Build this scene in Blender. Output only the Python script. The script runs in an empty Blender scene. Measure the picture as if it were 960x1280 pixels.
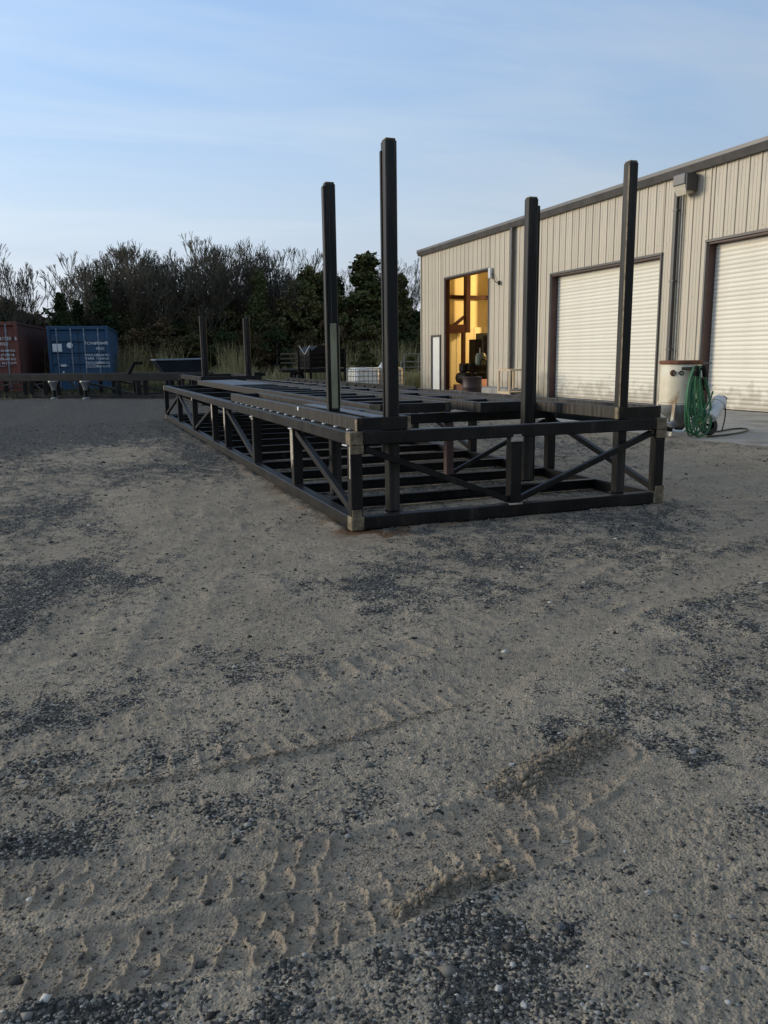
import bpy, math, random
import numpy as np
from mathutils import Vector, Matrix
random.seed(7); rng = np.random.default_rng(7)
sc = bpy.context.scene
COL = sc.collection
R = math.radians
PI = math.pi

# ------------------------------------------------------------------ camera
cam_d = bpy.data.cameras.new('camera'); cam = bpy.data.objects.new('camera', cam_d); COL.objects.link(cam)
cam_d.sensor_fit = 'HORIZONTAL'; cam_d.sensor_width = 36.0; cam_d.lens = 37.5
cam_d.clip_start = 0.05; cam_d.clip_end = 4000
RC = Matrix(((0.9340, 0.0791, -0.3485), (-0.3570, 0.1712, -0.9183), (-0.0130, 0.9821, 0.1880)))
cam.matrix_world = Matrix.Translation((0, 0, 1.1)) @ RC.to_quaternion().to_matrix().to_4x4()
sc.camera = cam

# ------------------------------------------------------------------ light
SUN_EL, SUN_AZ = R(13), R(-58)            # azimuth measured from +Y towards +X
w = bpy.data.worlds.new('World'); sc.world = w; w.use_nodes = True
nt = w.node_tree; nt.nodes.clear()
def N(t, typ, **k):
    n = t.nodes.new(typ)
    for a, b in k.items(): setattr(n, a, b)
    return n
out = N(nt, 'ShaderNodeOutputWorld'); bg = N(nt, 'ShaderNodeBackground')
sky = N(nt, 'ShaderNodeTexSky', sky_type='NISHITA')
sky.sun_disc = False; sky.sun_elevation = SUN_EL; sky.sun_rotation = SUN_AZ
sky.air_density = 1.0; sky.dust_density = 0.3; sky.ozone_density = 2.0; sky.altitude = 0
tc = N(nt, 'ShaderNodeTexCoord')
# thin cirrus: noise on the plane of a high cloud layer
sep = N(nt, 'ShaderNodeSeparateXYZ'); nt.links.new(tc.outputs['Generated'], sep.inputs[0])
addz = N(nt, 'ShaderNodeMath', operation='ADD'); addz.inputs[1].default_value = 0.16; 
mx = N(nt, 'ShaderNodeMath', operation='MAXIMUM'); mx.inputs[1].default_value = 0.0
nt.links.new(sep.outputs['Z'], mx.inputs[0]); nt.links.new(mx.outputs[0], addz.inputs[0])
dx = N(nt, 'ShaderNodeMath', operation='DIVIDE'); dy = N(nt, 'ShaderNodeMath', operation='DIVIDE')
nt.links.new(sep.outputs['X'], dx.inputs[0]); nt.links.new(addz.outputs[0], dx.inputs[1])
nt.links.new(sep.outputs['Y'], dy.inputs[0]); nt.links.new(addz.outputs[0], dy.inputs[1])
cmb = N(nt, 'ShaderNodeCombineXYZ'); nt.links.new(dx.outputs[0], cmb.inputs[0]); nt.links.new(dy.outputs[0], cmb.inputs[1])
mp = N(nt, 'ShaderNodeMapping'); mp.inputs['Rotation'].default_value = (0, 0, R(28)); mp.inputs['Scale'].default_value = (0.55, 1.5, 1); mp.inputs['Location'].default_value = (3.1, 1.7, 0)
nt.links.new(cmb.outputs[0], mp.inputs[0])
nz = N(nt, 'ShaderNodeTexNoise'); nz.inputs['Scale'].default_value = 1.15; nz.inputs['Detail'].default_value = 7; nz.inputs['Roughness'].default_value = 0.55; nz.inputs['Distortion'].default_value = 0.5
nt.links.new(mp.outputs[0], nz.inputs['Vector'])
cr = N(nt, 'ShaderNodeMapRange'); cr.inputs['From Min'].default_value = 0.42; cr.inputs['From Max'].default_value = 0.78; cr.inputs['To Max'].default_value = 0.60
nt.links.new(nz.outputs['Fac'], cr.inputs[0])
hz = N(nt, 'ShaderNodeMapRange', interpolation_type='SMOOTHSTEP'); hz.inputs['From Min'].default_value = -0.05; hz.inputs['From Max'].default_value = 0.50; hz.inputs['To Min'].default_value = 0.96; hz.inputs['To Max'].default_value = 0.62
nt.links.new(sep.outputs['Z'], hz.inputs[0])
fadd = N(nt, 'ShaderNodeMath', operation='ADD', use_clamp=True); fadd.inputs[0].default_value = 0.08; nt.links.new(hz.outputs[0], fadd.inputs[1])
mix = N(nt, 'ShaderNodeMix', data_type='RGBA')
nt.links.new(fadd.outputs[0], mix.inputs['Factor'])
tint = N(nt, 'ShaderNodeMix', data_type='RGBA', blend_type='MULTIPLY'); tint.inputs['Factor'].default_value = 1.0
tint.inputs['B'].default_value = (1.35, 1.64, 1.95, 1)
nt.links.new(sky.outputs[0], tint.inputs['A'])
nt.links.new(tint.outputs['Result'], mix.inputs['A'])
vl = N(nt, 'ShaderNodeValToRGB'); el = vl.color_ramp.elements
el[0].position = 0; el[0].color = (.43, .435, .475, 1); el[1].position = .9; el[1].color = (.36, .42, .52, 1)
k = el.new(.16); k.color = (.385, .458, .54, 1); k = el.new(.38); k.color = (.20, .335, .55, 1)
nt.links.new(sep.outputs['Z'], vl.inputs[0])
vs = N(nt, 'ShaderNodeVectorMath', operation='SCALE'); vs.inputs['Scale'].default_value = 10.0; nt.links.new(vl.outputs[0], vs.inputs[0])
sdv = N(nt, 'ShaderNodeVectorMath', operation='DOT_PRODUCT'); sdv.inputs[1].default_value = (math.sin(SUN_AZ), math.cos(SUN_AZ), 0)
nt.links.new(tc.outputs['Generated'], sdv.inputs[0])
azf = N(nt, 'ShaderNodeMapRange'); azf.inputs['From Min'].default_value = -1; azf.inputs['From Max'].default_value = 1; azf.inputs['To Min'].default_value = .40; azf.inputs['To Max'].default_value = 1.12
nt.links.new(sdv.outputs['Value'], azf.inputs[0])
vs2 = N(nt, 'ShaderNodeVectorMath', operation='SCALE'); nt.links.new(vs.outputs[0], vs2.inputs[0]); nt.links.new(azf.outputs[0], vs2.inputs['Scale'])
nt.links.new(vs2.outputs[0], mix.inputs['B'])
vs3 = N(nt, 'ShaderNodeVectorMath', operation='SCALE'); vs3.inputs[0].default_value = (5.1, 5.6, 6.0); nt.links.new(azf.outputs[0], vs3.inputs['Scale'])
mixc_ = N(nt, 'ShaderNodeMix', data_type='RGBA'); nt.links.new(cr.outputs[0], mixc_.inputs['Factor']); nt.links.new(mix.outputs['Result'], mixc_.inputs['A']); nt.links.new(vs3.outputs[0], mixc_.inputs['B'])
nt.links.new(mixc_.outputs['Result'], bg.inputs[0]); bg.inputs[1].default_value = 0.14
nt.links.new(bg.outputs[0], out.inputs[0])

sd = bpy.data.lights.new('sun', 'SUN'); sun = bpy.data.objects.new('sun', sd); COL.objects.link(sun)
sd.energy = 2.0; sd.angle = R(22); sd.color = (1.0, 0.87, 0.68)
sdir = Vector((math.sin(SUN_AZ)*math.cos(SUN_EL), math.cos(SUN_AZ)*math.cos(SUN_EL), math.sin(SUN_EL)))
sun.rotation_euler = sdir.to_track_quat('Z', 'Y').to_euler(); sun.location = (-20, 10, 30)
sc.view_settings.view_transform = 'Standard'; sc.view_settings.look = 'None'; sc.view_settings.gamma = 1
sc.view_settings.exposure = 0.28

# ------------------------------------------------------------------ helpers
def tag(o, label=None, cat=None, group=None, kind=None):
    if label: o['label'] = label
    if cat: o['category'] = cat
    if group: o['group'] = group
    if kind: o['kind'] = kind
    return o
def thing(name, label, cat, loc=(0, 0, 0), rz=0, group=None):
    o = bpy.data.objects.new(name, None); COL.objects.link(o); o.location = loc; o.rotation_euler = (0, 0, rz)
    o.empty_display_size = 0.2
    return tag(o, label, cat, group)
def kids(o): return [c for c in bpy.data.objects if c.parent == o]
def copy_tree(o, parent=None, smap=None):
    if smap is None:
        smap = {}
        for c in bpy.data.objects:
            if c.parent: smap.setdefault(c.parent.name, []).append(c)
    c = o.copy(); COL.objects.link(c); c.parent = parent
    for ch in smap.get(o.name, []): copy_tree(ch, c, smap)
    return c

class MB:
    """collects shapes; build() links them as ONE mesh object"""
    def __init__(s): s.v = []; s.f = []
    def add(s, vs, fs):
        b = len(s.v); s.v += [tuple(v) for v in vs]; s.f += [tuple(i+b for i in f) for f in fs]; return s
    def box(s, x0, x1, y0, y1, z0, z1, b=0.0, M=None):
        x0, x1 = min(x0, x1), max(x0, x1); y0, y1 = min(y0, y1), max(y0, y1); z0, z1 = min(z0, z1), max(z0, z1)
        if b <= 0:
            vs = [(x, y, z) for z in (z0, z1) for y in (y0, y1) for x in (x0, x1)]
            fs = [(0, 2, 3, 1), (4, 5, 7, 6), (0, 1, 5, 4), (2, 6, 7, 3), (0, 4, 6, 2), (1, 3, 7, 5)]
        else:
            b = min(b, (x1-x0)*.45, (y1-y0)*.45, (z1-z0)*.45)
            vs = []; idx = {}
            X = (x0, x1); Y = (y0, y1); Z = (z0, z1)
            for i in (0, 1):
                for j in (0, 1):
                    for k in (0, 1):
                        for a in range(3):
                            p = [X[i], Y[j], Z[k]]
                            for q, lo in enumerate((i, j, k)):
                                if q != a: p[q] += b if lo == 0 else -b
                            idx[(i, j, k, a)] = len(vs); vs.append(tuple(p))
            fs = []
            def g(i, j, k, a): return idx[(i, j, k, a)]
            for i in (0, 1): fs.append(tuple(g(i, j, k, 0) for j, k in ((0, 0), (1, 0), (1, 1), (0, 1))))
            for j in (0, 1): fs.append(tuple(g(i, j, k, 1) for i, k in ((0, 0), (1, 0), (1, 1), (0, 1))))
            for k in (0, 1): fs.append(tuple(g(i, j, k, 2) for i, j in ((0, 0), (1, 0), (1, 1), (0, 1))))
            for i in (0, 1):
                for j in (0, 1): fs.append((g(i, j, 0, 0), g(i, j, 0, 1), g(i, j, 1, 1), g(i, j, 1, 0)))
                for k in (0, 1): fs.append((g(i, 0, k, 0), g(i, 0, k, 2), g(i, 1, k, 2), g(i, 1, k, 0)))
            for j in (0, 1):
                for k in (0, 1): fs.append((g(0, j, k, 1), g(0, j, k, 2), g(1, j, k, 2), g(1, j, k, 1)))
            for i in (0, 1):
                for j in (0, 1):
                    for k in (0, 1): fs.append((g(i, j, k, 0), g(i, j, k, 1), g(i, j, k, 2)))
            cx = Vector(((x0+x1)/2, (y0+y1)/2, (z0+z1)/2))
            nf = []
            for f in fs:
                P = [Vector(vs[t]) for t in f]; n = (P[1]-P[0]).cross(P[2]-P[0]); c = sum(P, Vector())/len(P)
                nf.append(f if n.dot(c-cx) > 0 else f[::-1])
            fs = nf
        if M is not None: vs = [tuple(M @ Vector(v)) for v in vs]
        return s.add(vs, fs)
    def bar(s, p0, p1, wd, ht, b=0.004, up=(0, 0, 1)):
        p0 = Vector(p0); p1 = Vector(p1); d = p1-p0; L = d.length; d.normalize()
        u = Vector(up)
        if abs(u.dot(d)) > 0.99: u = Vector((1, 0, 0))
        sd_ = d.cross(u).normalized(); u = sd_.cross(d)
        M = Matrix((sd_, d, u)).transposed().to_4x4(); M.translation = p0
        return s.box(-wd/2, wd/2, 0, L, -ht/2, ht/2, b, M)
    def tube(s, pts, r, n=8, cap=True):
        pts = [Vector(p) for p in pts]; rs = r if hasattr(r, '__len__') else [r]*len(pts)
        b = len(s.v); up = None
        for i, p in enumerate(pts):
            d = (pts[min(i+1, len(pts)-1)]-pts[max(i-1, 0)]).normalized()
            if up is None: up = Vector((0, 0, 1)) if abs(d.z) < .9 else Vector((1, 0, 0))
            a = d.cross(up).normalized(); up = a.cross(d).normalized()
            for k in range(n):
                t = 2*PI*k/n; s.v.append(tuple(p+a*math.cos(t)*rs[i]+up*math.sin(t)*rs[i]))
        for i in range(len(pts)-1):
            for k in range(n):
                a0 = b+i*n+k; a1 = b+i*n+(k+1) % n
                s.f.append((a0, a1, a1+n, a0+n))
        if cap:
            s.f.append(tuple(b+k for k in range(n))[::-1]); s.f.append(tuple(b+(len(pts)-1)*n+k for k in range(n)))
        return s
    def lathe(s, prof, n=24, M=None, c=(0, 0, 0)):
        b = len(s.v)
        for (r, z) in prof:
            for k in range(n):
                t = 2*PI*k/n; v = Vector((c[0]+r*math.cos(t), c[1]+r*math.sin(t), c[2]+z))
                s.v.append(tuple(M @ v if M is not None else v))
        for i in range(len(prof)-1):
            for k in range(n):
                a0 = b+i*n+k; a1 = b+i*n+(k+1) % n; s.f.append((a0, a1, a1+n, a0+n))
        return s
    def mesh(s, name, mat, org=(0, 0, 0), smooth=False):
        m = bpy.data.meshes.new(name)
        ox, oy, oz = org
        m.from_pydata([(x-ox, y-oy, z-oz) for x, y, z in s.v], [], s.f); m.update()
        if mat: m.materials.append(mat)
        if smooth:
            m.polygons.foreach_set('use_smooth', [True]*len(m.polygons))
            try: m.set_sharp_from_angle(angle=R(40))
            except Exception: pass
        return m
    def build(s, name, mat, parent=None, org=None, smooth=False, label=None):
        if org is None: org = tuple(parent.location) if (parent is not None and parent.type == 'EMPTY' and parent.get('_w', 0)) else (0, 0, 0)
        o = bpy.data.objects.new(name, s.mesh(name, mat, org, smooth)); COL.objects.link(o)
        if parent is not None: o.parent = parent
        elif org != (0, 0, 0): o.location = org
        if label: o['label'] = label
        return o
def wthing(*a, **k):
    """a thing whose part shapes are given in world coordinates"""
    o = thing(*a, **k); o['_w'] = 1; return o
def np_mesh(name, V, F, mat, smooth=False):
    m = bpy.data.meshes.new(name); V = np.asarray(V, np.float32); F = np.asarray(F, np.int32); k = F.shape[1]
    m.vertices.add(len(V)); m.vertices.foreach_set('co', V.ravel())
    m.loops.add(F.size); m.loops.foreach_set('vertex_index', F.ravel())
    m.polygons.add(len(F)); m.polygons.foreach_set('loop_start', np.arange(0, F.size, k, dtype=np.int32))
    m.polygons.foreach_set('loop_total', np.full(len(F), k, np.int32))
    if smooth: m.polygons.foreach_set('use_smooth', np.ones(len(F), bool))
    m.update(calc_edges=True); m.validate()
    if mat: m.materials.append(mat)
    return m
def link(name, mesh, parent=None, loc=(0, 0, 0)):
    o = bpy.data.objects.new(name, mesh); COL.objects.link(o); o.location = loc
    if parent is not None: o.parent = parent
    return o

# ------------------------------------------------------------------ materials
def mat(name, base, rough=0.7, metal=0.0, var=None, scale=6.0, mapscale=(1, 1, 1), bump=0.0, bscale=60.0, emit=None, spec=0.5, extra=None, lo=0.35, hi=0.65, detail=6):
    m = bpy.data.materials.new(name); m.use_nodes = True; t = m.node_tree
    b = t.nodes['Principled BSDF']; b.inputs['Roughness'].default_value = rough; b.inputs['Metallic'].default_value = metal
    b.inputs['Specular IOR Level'].default_value = spec
    b.inputs['Base Color'].default_value = (*base, 1)
    co = N(t, 'ShaderNodeTexCoord'); mpn = N(t, 'ShaderNodeMapping'); mpn.inputs['Scale'].default_value = mapscale
    t.links.new(co.outputs['Object'], mpn.inputs[0])
    cur = None
    if var:
        n = N(t, 'ShaderNodeTexNoise'); n.inputs['Scale'].default_value = scale; n.inputs['Detail'].default_value = detail; n.inputs['Roughness'].default_value = .62
        t.links.new(mpn.outputs[0], n.inputs['Vector'])
        r = N(t, 'ShaderNodeValToRGB'); r.color_ramp.elements[0].position = lo; r.color_ramp.elements[1].position = hi
        r.color_ramp.elements[0].color = (*base, 1); r.color_ramp.elements[1].color = (*var, 1)
        t.links.new(n.outputs['Fac'], r.inputs[0]); cur = r.outputs[0]
        rr = N(t, 'ShaderNodeMapRange'); rr.inputs['To Min'].default_value = max(rough-.12, .05); rr.inputs['To Max'].default_value = min(rough+.12, 1)
        t.links.new(n.outputs['Fac'], rr.inputs[0]); t.links.new(rr.outputs[0], b.inputs['Roughness'])
    if extra:
        for (col, sc_, ms, p0, p1) in extra:
            mp2 = N(t, 'ShaderNodeMapping'); mp2.inputs['Scale'].default_value = ms; mp2.inputs['Location'].default_value = (sc_*.37, 1.3, .7)
            t.links.new(co.outputs['Object'], mp2.inputs[0])
            n2 = N(t, 'ShaderNodeTexNoise'); n2.inputs['Scale'].default_value = sc_; n2.inputs['Detail'].default_value = 5; n2.inputs['Roughness'].default_value = .65
            t.links.new(mp2.outputs[0], n2.inputs['Vector'])
            r2 = N(t, 'ShaderNodeMapRange'); r2.inputs['From Min'].default_value = p0; r2.inputs['From Max'].default_value = p1
            t.links.new(n2.outputs['Fac'], r2.inputs[0])
            mx2 = N(t, 'ShaderNodeMix', data_type='RGBA'); t.links.new(r2.outputs[0], mx2.inputs['Factor'])
            if cur is None: mx2.inputs['A'].default_value = (*base, 1)
            else: t.links.new(cur, mx2.inputs['A'])
            mx2.inputs['B'].default_value = (*col, 1); cur = mx2.outputs['Result']
    if cur is not None: t.links.new(cur, b.inputs['Base Color'])
    if bump > 0:
        nb = N(t, 'ShaderNodeTexNoise'); nb.inputs['Scale'].default_value = bscale; nb.inputs['Detail'].default_value = 4
        t.links.new(mpn.outputs[0], nb.inputs['Vector'])
        bn = N(t, 'ShaderNodeBump'); bn.inputs['Strength'].default_value = bump; bn.inputs['Distance'].default_value = .01
        t.links.new(nb.outputs['Fac'], bn.inputs['Height']); t.links.new(bn.outputs[0], b.inputs['Normal'])
    if emit:
        b.inputs['Emission Color'].default_value = (*emit[0], 1); b.inputs['Emission Strength'].default_value = emit[1]
    return m
def leafmat(name, c1, c2, c3=None):
    m = bpy.data.materials.new(name); m.use_nodes = True; t = m.node_tree; b = t.nodes['Principled BSDF']
    b.inputs['Roughness'].default_value = .75; b.inputs['Specular IOR Level'].default_value = .2
    g = N(t, 'ShaderNodeNewGeometry'); oi = N(t, 'ShaderNodeObjectInfo')
    co = N(t, 'ShaderNodeTexCoord'); n = N(t, 'ShaderNodeTexNoise'); n.inputs['Scale'].default_value = 1.1; n.inputs['Detail'].default_value = 3
    t.links.new(co.outputs['Object'], n.inputs['Vector'])
    a = N(t, 'ShaderNodeMath', operation='ADD'); t.links.new(g.outputs['Random Per Island'], a.inputs[0]); t.links.new(oi.outputs['Random'], a.inputs[1])
    mlt = N(t, 'ShaderNodeMath', operation='MULTIPLY_ADD'); t.links.new(a.outputs[0], mlt.inputs[0]); mlt.inputs[1].default_value = .28; t.links.new(n.outputs['Fac'], mlt.inputs[2])
    r = N(t, 'ShaderNodeValToRGB'); e = r.color_ramp.elements; e[0].position = .45; e[0].color = (*c1, 1); e[1].position = .95; e[1].color = (*c2, 1)
    if c3: k = e.new(1.0); k.color = (*c3, 1); e[1].position = .85
    t.links.new(mlt.outputs[0], r.inputs[0]); t.links.new(r.outputs[0], b.inputs['Base Color'])
    return m

M = {}
M['steel'] = mat('dark_painted_steel', (.004, .004, .004), .46, .0, spec=.26, var=(.018, .016, .013), scale=4, mapscale=(1, .8, .8), bump=.22, bscale=70, lo=.40, hi=.68,
                 extra=[((.075, .064, .05), 11, (1, 1, .12), .60, .84), ((.06, .03, .018), 9, (1, 1, .5), .62, .8)])
M['steel_rib'] = mat('streaked_mill_steel', (.007, .006, .005), .5, .0, spec=.26, var=(.070, .060, .048), scale=26, mapscale=(1.0, 1.0, .06), bump=.2, bscale=60, lo=.38, hi=.66,
                 extra=[((.05, .03, .02), 7, (1, 1, 1), .55, .75)])
M['post_steel'] = mat('scuffed_post_steel', (.005, .005, .0045), .48, .0, spec=.3, var=(.045, .040, .033), scale=9, mapscale=(1, 1, .10), bump=.25, bscale=50, lo=.44, hi=.66,
                 extra=[((.12, .11, .09), 22, (1, 1, .10), .64, .80), ((.07, .032, .016), 8, (1, 1, .4), .64, .8)])
M['steel_plate'] = mat('bare_flat_steel', (.04, .043, .05), .4, .3, var=(.07, .074, .08), scale=7, bump=.05)
M['primer'] = mat('pale_unpainted_steel', (.25, .195, .115), .6, .1, var=(.08, .058, .034), scale=20, bump=.12, bscale=70,
                  extra=[((.10, .07, .03), 25, (1, 1, .5), .55, .72), ((.55, .52, .42), 13, (1, 1, .6), .62, .78)])
M['bare'] = mat('bare_greenish_steel', (.36, .35, .22), .5, .15, var=(.20, .19, .11), scale=9, mapscale=(1, 1, .3))
M['spatter'] = mat('whitish_overspray', (.52, .46, .36), .75, var=(.26, .21, .15), scale=30, bump=.3, bscale=80)
M['rust'] = mat('rusty_steel', (.12, .04, .02), .8, var=(.22, .09, .04), scale=14, bump=.3, bscale=50)
M['wall'] = mat('tan_wall_sheet', (.50, .435, .325), .5, var=(.55, .485, .37), scale=1.6, mapscale=(1, 1, .25), bump=.03, bscale=30,
                extra=[((.36, .33, .27), 3.0, (1.0, 2.0, .25), .56, .82)])
def base_dirt(m):
    t = m.node_tree; b = t.nodes['Principled BSDF']; src = b.inputs['Base Color'].links[0].from_socket
    g = N(t, 'ShaderNodeNewGeometry'); sp = N(t, 'ShaderNodeSeparateXYZ'); t.links.new(g.outputs['Position'], sp.inputs[0])
    n = N(t, 'ShaderNodeTexNoise'); n.inputs['Scale'].default_value = 5; n.inputs['Detail'].default_value = 6; t.links.new(g.outputs['Position'], n.inputs['Vector'])
    a = N(t, 'ShaderNodeMath', operation='MULTIPLY_ADD'); t.links.new(n.outputs['Fac'], a.inputs[0]); a.inputs[1].default_value = -1.3; t.links.new(sp.outputs['Z'], a.inputs[2])
    mr = N(t, 'ShaderNodeMapRange'); mr.inputs['From Min'].default_value = -.55; mr.inputs['From Max'].default_value = -.12; mr.inputs['To Min'].default_value = .55; mr.inputs['To Max'].default_value = 0
    t.links.new(a.outputs[0], mr.inputs[0]); k = N(t, 'ShaderNodeMix', data_type='RGBA'); t.links.new(mr.outputs[0], k.inputs['Factor']); t.links.new(src, k.inputs['A']); k.inputs['B'].default_value = (.24, .19, .13, 1)
    t.links.new(k.outputs['Result'], b.inputs['Base Color'])
def tone(m, lo=.90, hi=1.06):
    t = m.node_tree; b = t.nodes['Principled BSDF']; src = b.inputs['Base Color'].links[0].from_socket
    oi = N(t, 'ShaderNodeObjectInfo'); mr = N(t, 'ShaderNodeMapRange'); mr.inputs['To Min'].default_value = lo; mr.inputs['To Max'].default_value = hi; t.links.new(oi.outputs['Random'], mr.inputs[0])
    sc_ = N(t, 'ShaderNodeVectorMath', operation='SCALE'); t.links.new(src, sc_.inputs[0]); t.links.new(mr.outputs[0], sc_.inputs['Scale']); t.links.new(sc_.outputs[0], b.inputs['Base Color'])
tone(M['wall'], .93, 1.04)
base_dirt(M['wall'])
M['trim'] = mat('dark_bronze_trim', (.05, .045, .042), .45, var=(.075, .068, .062), scale=5)
M['gutter'] = mat('grey_brown_gutter', (.085, .08, .076), .4, var=(.12, .112, .105), scale=3)
M['jamb'] = mat('maroon_jamb', (.055, .024, .022), .5, var=(.08, .04, .034), scale=4)
M['slat'] = mat('cream_door_slat', (.80, .755, .62), .45, var=(.75, .70, .57), scale=2.5, mapscale=(1, .6, 1))
tone(M['slat'], .95, 1.03)
base_dirt(M['slat'])
M['white_door'] = mat('white_door_paint', (.80, .79, .72), .45, var=(.72, .70, .62), scale=3)
M['redoxide'] = mat('red_oxide_steel', (.030, .008, .005), .6, spec=.2, var=(.05, .013, .008), scale=6)
M['insul'] = mat('yellow_white_insulation', (.80, .70, .42), .7, var=(.74, .63, .36), scale=2, bump=.2, bscale=8)
M['insheet'] = mat('interior_wall_sheet', (.78, .70, .46), .5, var=(.7, .62, .38), scale=4)
M['concrete'] = mat('concrete', (.29, .275, .245), .9, spec=.08, var=(.36, .34, .30), scale=2.2, bump=.15, bscale=40, extra=[((.19, .17, .145), 1.2, (1, 1, 1), .5, .7)])
M['black'] = mat('black_machine_paint', (.004, .004, .004), .6, spec=.15, var=(.010, .009, .008), scale=8)
M['rubber'] = mat('tyre_rubber', (.018, .018, .018), .8, var=(.03, .03, .028), scale=20)
M['greenpaint'] = mat('dull_green_paint', (.03, .05, .03), .5, var=(.05, .07, .045), scale=8)
M['hose'] = mat('green_hose', (.016, .125, .045), .5, var=(.05, .17, .075), scale=10)
M['hose_dark'] = mat('dark_hose', (.02, .03, .02), .5)
M['potpaint'] = mat('aged_white_pot_paint', (.72, .66, .50), .5, var=(.62, .53, .35), scale=3, extra=[((.36, .19, .07), 4.5, (1, 1, .5), .56, .72)])
M['greymetal'] = mat('grey_galvanised', (.26, .265, .26), .5, .3, var=(.16, .165, .16), scale=10)
M['whitemetal'] = mat('white_enamel', (.66, .67, .66), .35, var=(.55, .56, .55), scale=9)
M['brass'] = mat('brass_fitting', (.55, .42, .2), .35, .8)
M['blue'] = mat('blue_container_paint', (.010, .052, .115), .5, var=(.015, .072, .14), scale=2.5, extra=[((.06, .05, .045), 5, (1, 1, .5), .62, .75)])
M['red'] = mat('red_brown_container_paint', (.20, .052, .030), .55, var=(.14, .036, .022), scale=2.5, extra=[((.07, .035, .025), 5, (1, 1, .5), .58, .72)])
M['rod'] = mat('galvanised_rod', (.22, .27, .32), .45, .3)
M['white'] = mat('white_print', (.78, .78, .76), .6)
M['chip'] = mat('pale_stone', (.46, .44, .39), .85, var=(.32, .30, .26), scale=120)
M['navy'] = mat('navy_hopper_paint', (.009, .012, .020), .45, spec=.3, var=(.018, .023, .034), scale=5)
M['ibc'] = mat('translucent_white_plastic', (.80, .80, .76), .4, var=(.66, .66, .6), scale=3)
M['ibcy'] = mat('yellowed_plastic', (.62, .58, .46), .45, var=(.48, .44, .34), scale=5)
M['timber'] = mat('pale_timber', (.62, .48, .30), .6, var=(.5, .37, .22), scale=5, mapscale=(1, 1, .2))
M['orange'] = mat('orange_box', (.62, .22, .07), .5, var=(.5, .16, .05), scale=5)
M['lens'] = mat('prismatic_glass', (.72, .66, .52), .2, var=(.55, .5, .38), scale=25, bump=.3, bscale=60)
M['bark'] = mat('bark', (.050, .042, .036), .9, var=(.085, .072, .06), scale=6, mapscale=(1, 1, .3))
M['twig'] = mat('twigs', (.082, .074, .052), .9, var=(.125, .112, .078), scale=2)
M['cedar'] = leafmat('cedar_leaves', (.018, .030, .012), (.058, .078, .028))
M['olive'] = leafmat('olive_leaves', (.035, .045, .015), (.105, .115, .04), (.14, .115, .045))
M['autumn'] = leafmat('autumn_leaves', (.04, .032, .015), (.10, .075, .034), (.12, .07, .033))
M['grassy'] = leafmat('dry_grass', (.15, .14, .06), (.40, .34, .16), (.46, .38, .21))
M['rust_dark'] = mat('dark_red_drum_paint', (.035, .010, .008), .55, var=(.022, .010, .008), scale=6)
M['olivegrass'] = leafmat('short_grass', (.03, .036, .014), (.075, .075, .032), (.14, .12, .06))
M['lampglow'] = mat('lamp_glow', (1, .9, .7), .4, emit=((1, .72, .32), 12))

# ------------------------------------------------------------------ noise fields in numpy
def hsh(ix, iy, s):
    h = (ix.astype(np.int64)*374761393 + iy.astype(np.int64)*668265263 + s*1442695041) & 0xffffffff
    h = ((h ^ (h >> 13))*1274126177) & 0xffffffff
    return ((h ^ (h >> 16)) & 0xffffff)/float(0xffffff)
def vnoise(x, y, s):
    ix = np.floor(x); iy = np.floor(y); fx = x-ix; fy = y-iy
    fx = fx*fx*fx*(fx*(fx*6-15)+10); fy = fy*fy*fy*(fy*(fy*6-15)+10)
    a = hsh(ix, iy, s); b = hsh(ix+1, iy, s); c = hsh(ix, iy+1, s); d = hsh(ix+1, iy+1, s)
    return (a*(1-fx)+b*fx)*(1-fy)+(c*(1-fx)+d*fx)*fy*1.0
def fbm(x, y, s, o=4, g=.5):
    t = 0; a = 1; n = 0
    for i in range(o):
        c_, s_ = math.cos(.6*i+.3), math.sin(.6*i+.3)
        t = t+a*vnoise((x*c_-y*s_)*2**i, (x*s_+y*c_)*2**i, s+i*17); n += a; a *= g
    return t/n
FW = np.array([.3548, .9349]); RT = np.array([.9349, -.3548])
def polydist(u, v, pts):
    """distance to a polyline, the arc length at the foot, and the signed side"""
    best = np.full(u.shape, 1e9); S = np.zeros(u.shape); T = np.zeros(u.shape); acc = 0
    for (a0, b0), (a1, b1) in zip(pts[:-1], pts[1:]):
        du, dv = a1-a0, b1-b0; L = math.hypot(du, dv)
        t = np.clip(((u-a0)*du+(v-b0)*dv)/(L*L), 0, 1)
        px = a0+t*du; py = b0+t*dv; d = np.hypot(u-px, v-py)
        sg = np.sign((u-a0)*dv-(v-b0)*du)
        k = d < best
        best[k] = d[k]; S[k] = (acc+t*L)[k]; T[k] = (d*sg)[k]; acc += L
    return best, S, T
def smooth(a, b, x): t = np.clip((x-a)/(b-a), 0, 1); return t*t*(3-2*t)
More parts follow.
